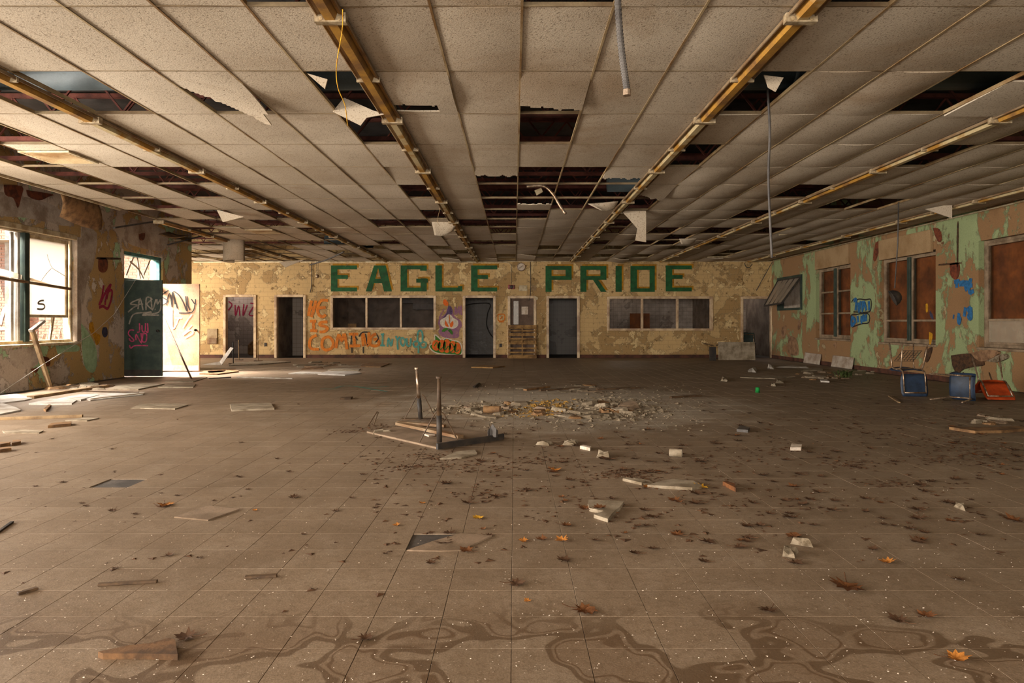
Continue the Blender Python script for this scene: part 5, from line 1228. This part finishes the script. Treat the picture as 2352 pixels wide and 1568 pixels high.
for q in [(1097, 1190, .05, 'yellow', 'bright yellow leaf in the middle foreground'), (970, 1155, .03, 'orange', 'small orange leaf left of the yellow one'), (910, 1206, .03, 'orange', 'small orange leaf below and left of the yellow one'),
 (380, 1160, .07, 'orange', 'orange-brown leaf cluster on the left floor'), (372, 1163, .05, 'rust', 'rusty leaf touching the orange leaf cluster'), (1945, 1348, .10, 'rust', 'large rust-brown maple leaf on the right foreground'), (2195, 1512, .055, 'orange', 'upright golden leaf in the lower right corner'),
 (2037, 1291, .05, 'orange', 'curled orange leaf above the large rust one'), (1340, 1402, .07, 'rust', 'rusty leaf in the middle of the foreground'), (1183, 1340, .055, 'brown', 'brown leaf left of the rusty foreground leaf'), (1290, 1241, .05, 'orange', 'orange-brown leaf, rightmost of three in a row'),
 (1245, 1238, .045, 'rust', 'orange-brown leaf, middle of three in a row'), (1203, 1242, .035, 'orange', 'pale leaf, leftmost of three in a row'), (1275, 1080, .06, 'orange', 'pale orange leaf above the broken tile corner'),
 (1612, 1120, .07, 'yellow', 'yellow leaf at the right tip of the pointed fragment'), (1490, 1119, .06, 'orange', 'orange leaf at the left tip of the pointed fragment'), (1212, 1379, .022, 'orange', 'tiny pale leaf above the rusty foreground leaf'), (585, 1172, .022, 'orange', 'tiny pale leaf right of the loose square tile'),
 (1072, 1265, .05, 'leaf', ''), (1295, 1287, .05, 'brown', 'brown curled leaf below the row of three'), (2125, 1414, .05, 'rust', 'dull rust leaf on the lower right floor'), (2330, 1195, .08, 'rust', 'rust leaf at the right edge'), (675, 1142, .05, 'brown', 'brown leaf on the left middle floor'),
 (1340, 1166, .045, 'rust', 'rusty leaf against the left edge of the broken tile corner'), (430, 1463, .055, 'brown', 'dark scrap-like leaf by the brown fibreboard wedge'), (838, 1466, .04, 'brown', 'dark leaf on the front water stains'), (1765, 1402, .05, 'brown', 'dark twisted leaf left of the big maple leaf'), (2065, 1425, .05, 'brown', 'leaf bits on the lower right floor'),
 (1025, 1110, .06, 'brown', 'brown leaf on the middle floor before the table'), (1460, 1270, .045, 'brown', 'brown leaf right of the row of three'), (1826, 1292, .05, 'brown', 'brown leaf before the grey chunk'), (2200, 1330, .04, 'brown', 'dark leaf right of the big maple leaf'), (308, 1180, .03, 'brown', 'pale curled leaf, second from left on the left floor'), (258, 1172, .035, 'brown', 'pale curled leaf, leftmost on the left floor')]:
    px, py, s, kd, lb = q
    if kd == 'leaf': kd, lb = 'rust', 'rusty leaf at the corner of the loose middle tile'
    leaf(px, py, s, kd, lb)
e = leaf(1376, 1166, .06, 'rust', 'two-tone rusty leaf lying on the broken tile corner', .024)
n = 0
LMK = [(2105, 920, 'the upended blue chair'), (2300, 930, 'the orange chair'), (1400, 940, 'the rubble heap'), (1550, 1045, 'the white pipe offcut'), (1550, 1110, 'the pointed tile fragment'), (1390, 1170, 'the broken tile corner'), (1740, 900, 'the green cap'), (1300, 1010, 'the white plaster strips'), (1005, 1030, 'the upturned table'), (1050, 1250, 'the loose middle tile'), (1815, 1250, 'the grey stone-like chunk'), (1945, 1345, 'the large maple leaf'), (1828, 1024, 'the pale crumpled scrap'), (2204, 1152, 'the far right grey chunk'), (1705, 981, 'the glassy scrap'), (2330, 1000, 'the mouldy board')]
while n < 230:
    px, py = rr.uniform(950, 2350), 741+rr.triangular(150, 560, 300)
    if px < 1250 and rr.random() < .6: continue
    kd = 'brown' if rr.random() < .8 else 'rust'; lm = min(LMK, key=lambda q: (q[0]-px)**2+(2.5*(q[1]-py))**2)[2]
    leaf(px, py, rr.uniform(.025, .065), kd, 'small %s dead leaf on the floor near %s' % ({'brown': 'dark brown', 'rust': 'rusty'}[kd], lm), group='dead leaves on the floor near '+lm); n += 1
n = 0
while n < 36:
    px, py = rr.uniform(20, 1000), 741+rr.triangular(150, 600, 320)
    leaf(px, py, rr.uniform(.018, .035), 'brown', 'tiny dead leaf on the left half of the floor', group='tiny dead leaves on the left half of the floor'); n += 1
lit = MB()
def litter(px, py, sx, sy, n):
    for _ in range(n):
        x, y = rr.gauss(px, sx), rr.gauss(py, sy)
        if y < 845: continue
        p = FL(x, y)
        if p.x > XR-.15: continue
        tetra(lit, p, rr.uniform(.008, .034), rr, .5)
for px, py, sx, sy, k in [(1440, 1090, 45, 6, 170), (1950, 1065, 35, 5, 90), (2200, 1055, 60, 7, 110), (2050, 1110, 40, 5, 60), (1080, 1075, 50, 6, 80), (960, 1070, 40, 6, 60), (870, 985, 30, 5, 80), (1250, 1060, 60, 8, 80), (1760, 1030, 70, 10, 70), (2150, 1000, 80, 14, 130), (2250, 1035, 70, 10, 110), (1950, 950, 110, 18, 160), (1990, 870, 60, 5, 160), (2150, 935, 80, 14, 160), (1640, 1150, 120, 22, 60), (1000, 1050, 40, 8, 70), (1620, 1060, 60, 8, 60), (1510, 930, 60, 8, 60), (1850, 880, 90, 8, 130), (1120, 1140, 60, 6, 40), (800, 990, 20, 3, 40), (900, 1050, 60, 10, 40)]: litter(px, py, sx, sy, k)
for _ in range(620):
    x, y = rr.uniform(850, 2352), 741+rr.triangular(170, 560, 250)
    if rr.random() < .5: litter(x, y, 9, 2, 2)
    else: litter(x, y, 1, 1, 1)
for _ in range(60): litter(rr.uniform(0, 900), 741+rr.triangular(180, 700, 360), 4, 1, 1)
weed = MB()
for k in range(40):
    p = FL(1940+rr.gauss(0, 9), 869); a = rr.uniform(0, 6.28); h = rr.uniform(.1, .28); d = Vector((math.cos(a), math.sin(a), 0)); w = Vector((-d.y, d.x, 0))*.02
    weed.add([p, p+d*h*.5+w+Vector((0, 0, h*.6)), p+d*h+Vector((0, 0, h*.8)), p+d*h*.5-w+Vector((0, 0, h*.6))], [(0, 1, 2, 3)])
tag(weed.obj('weed', plain('weed_leaf', '4d5a2a', '333d1c', 20), fix=False), 'small green weed growing at the foot of the right wall', 'plant')
stuff(tag(lit.obj('leaf_litter', M['leaf_brown'], fix=False), 'dark crumbled leaf litter in drifts over the floor', 'leaf litter'))
bpy.context.view_layer.update()
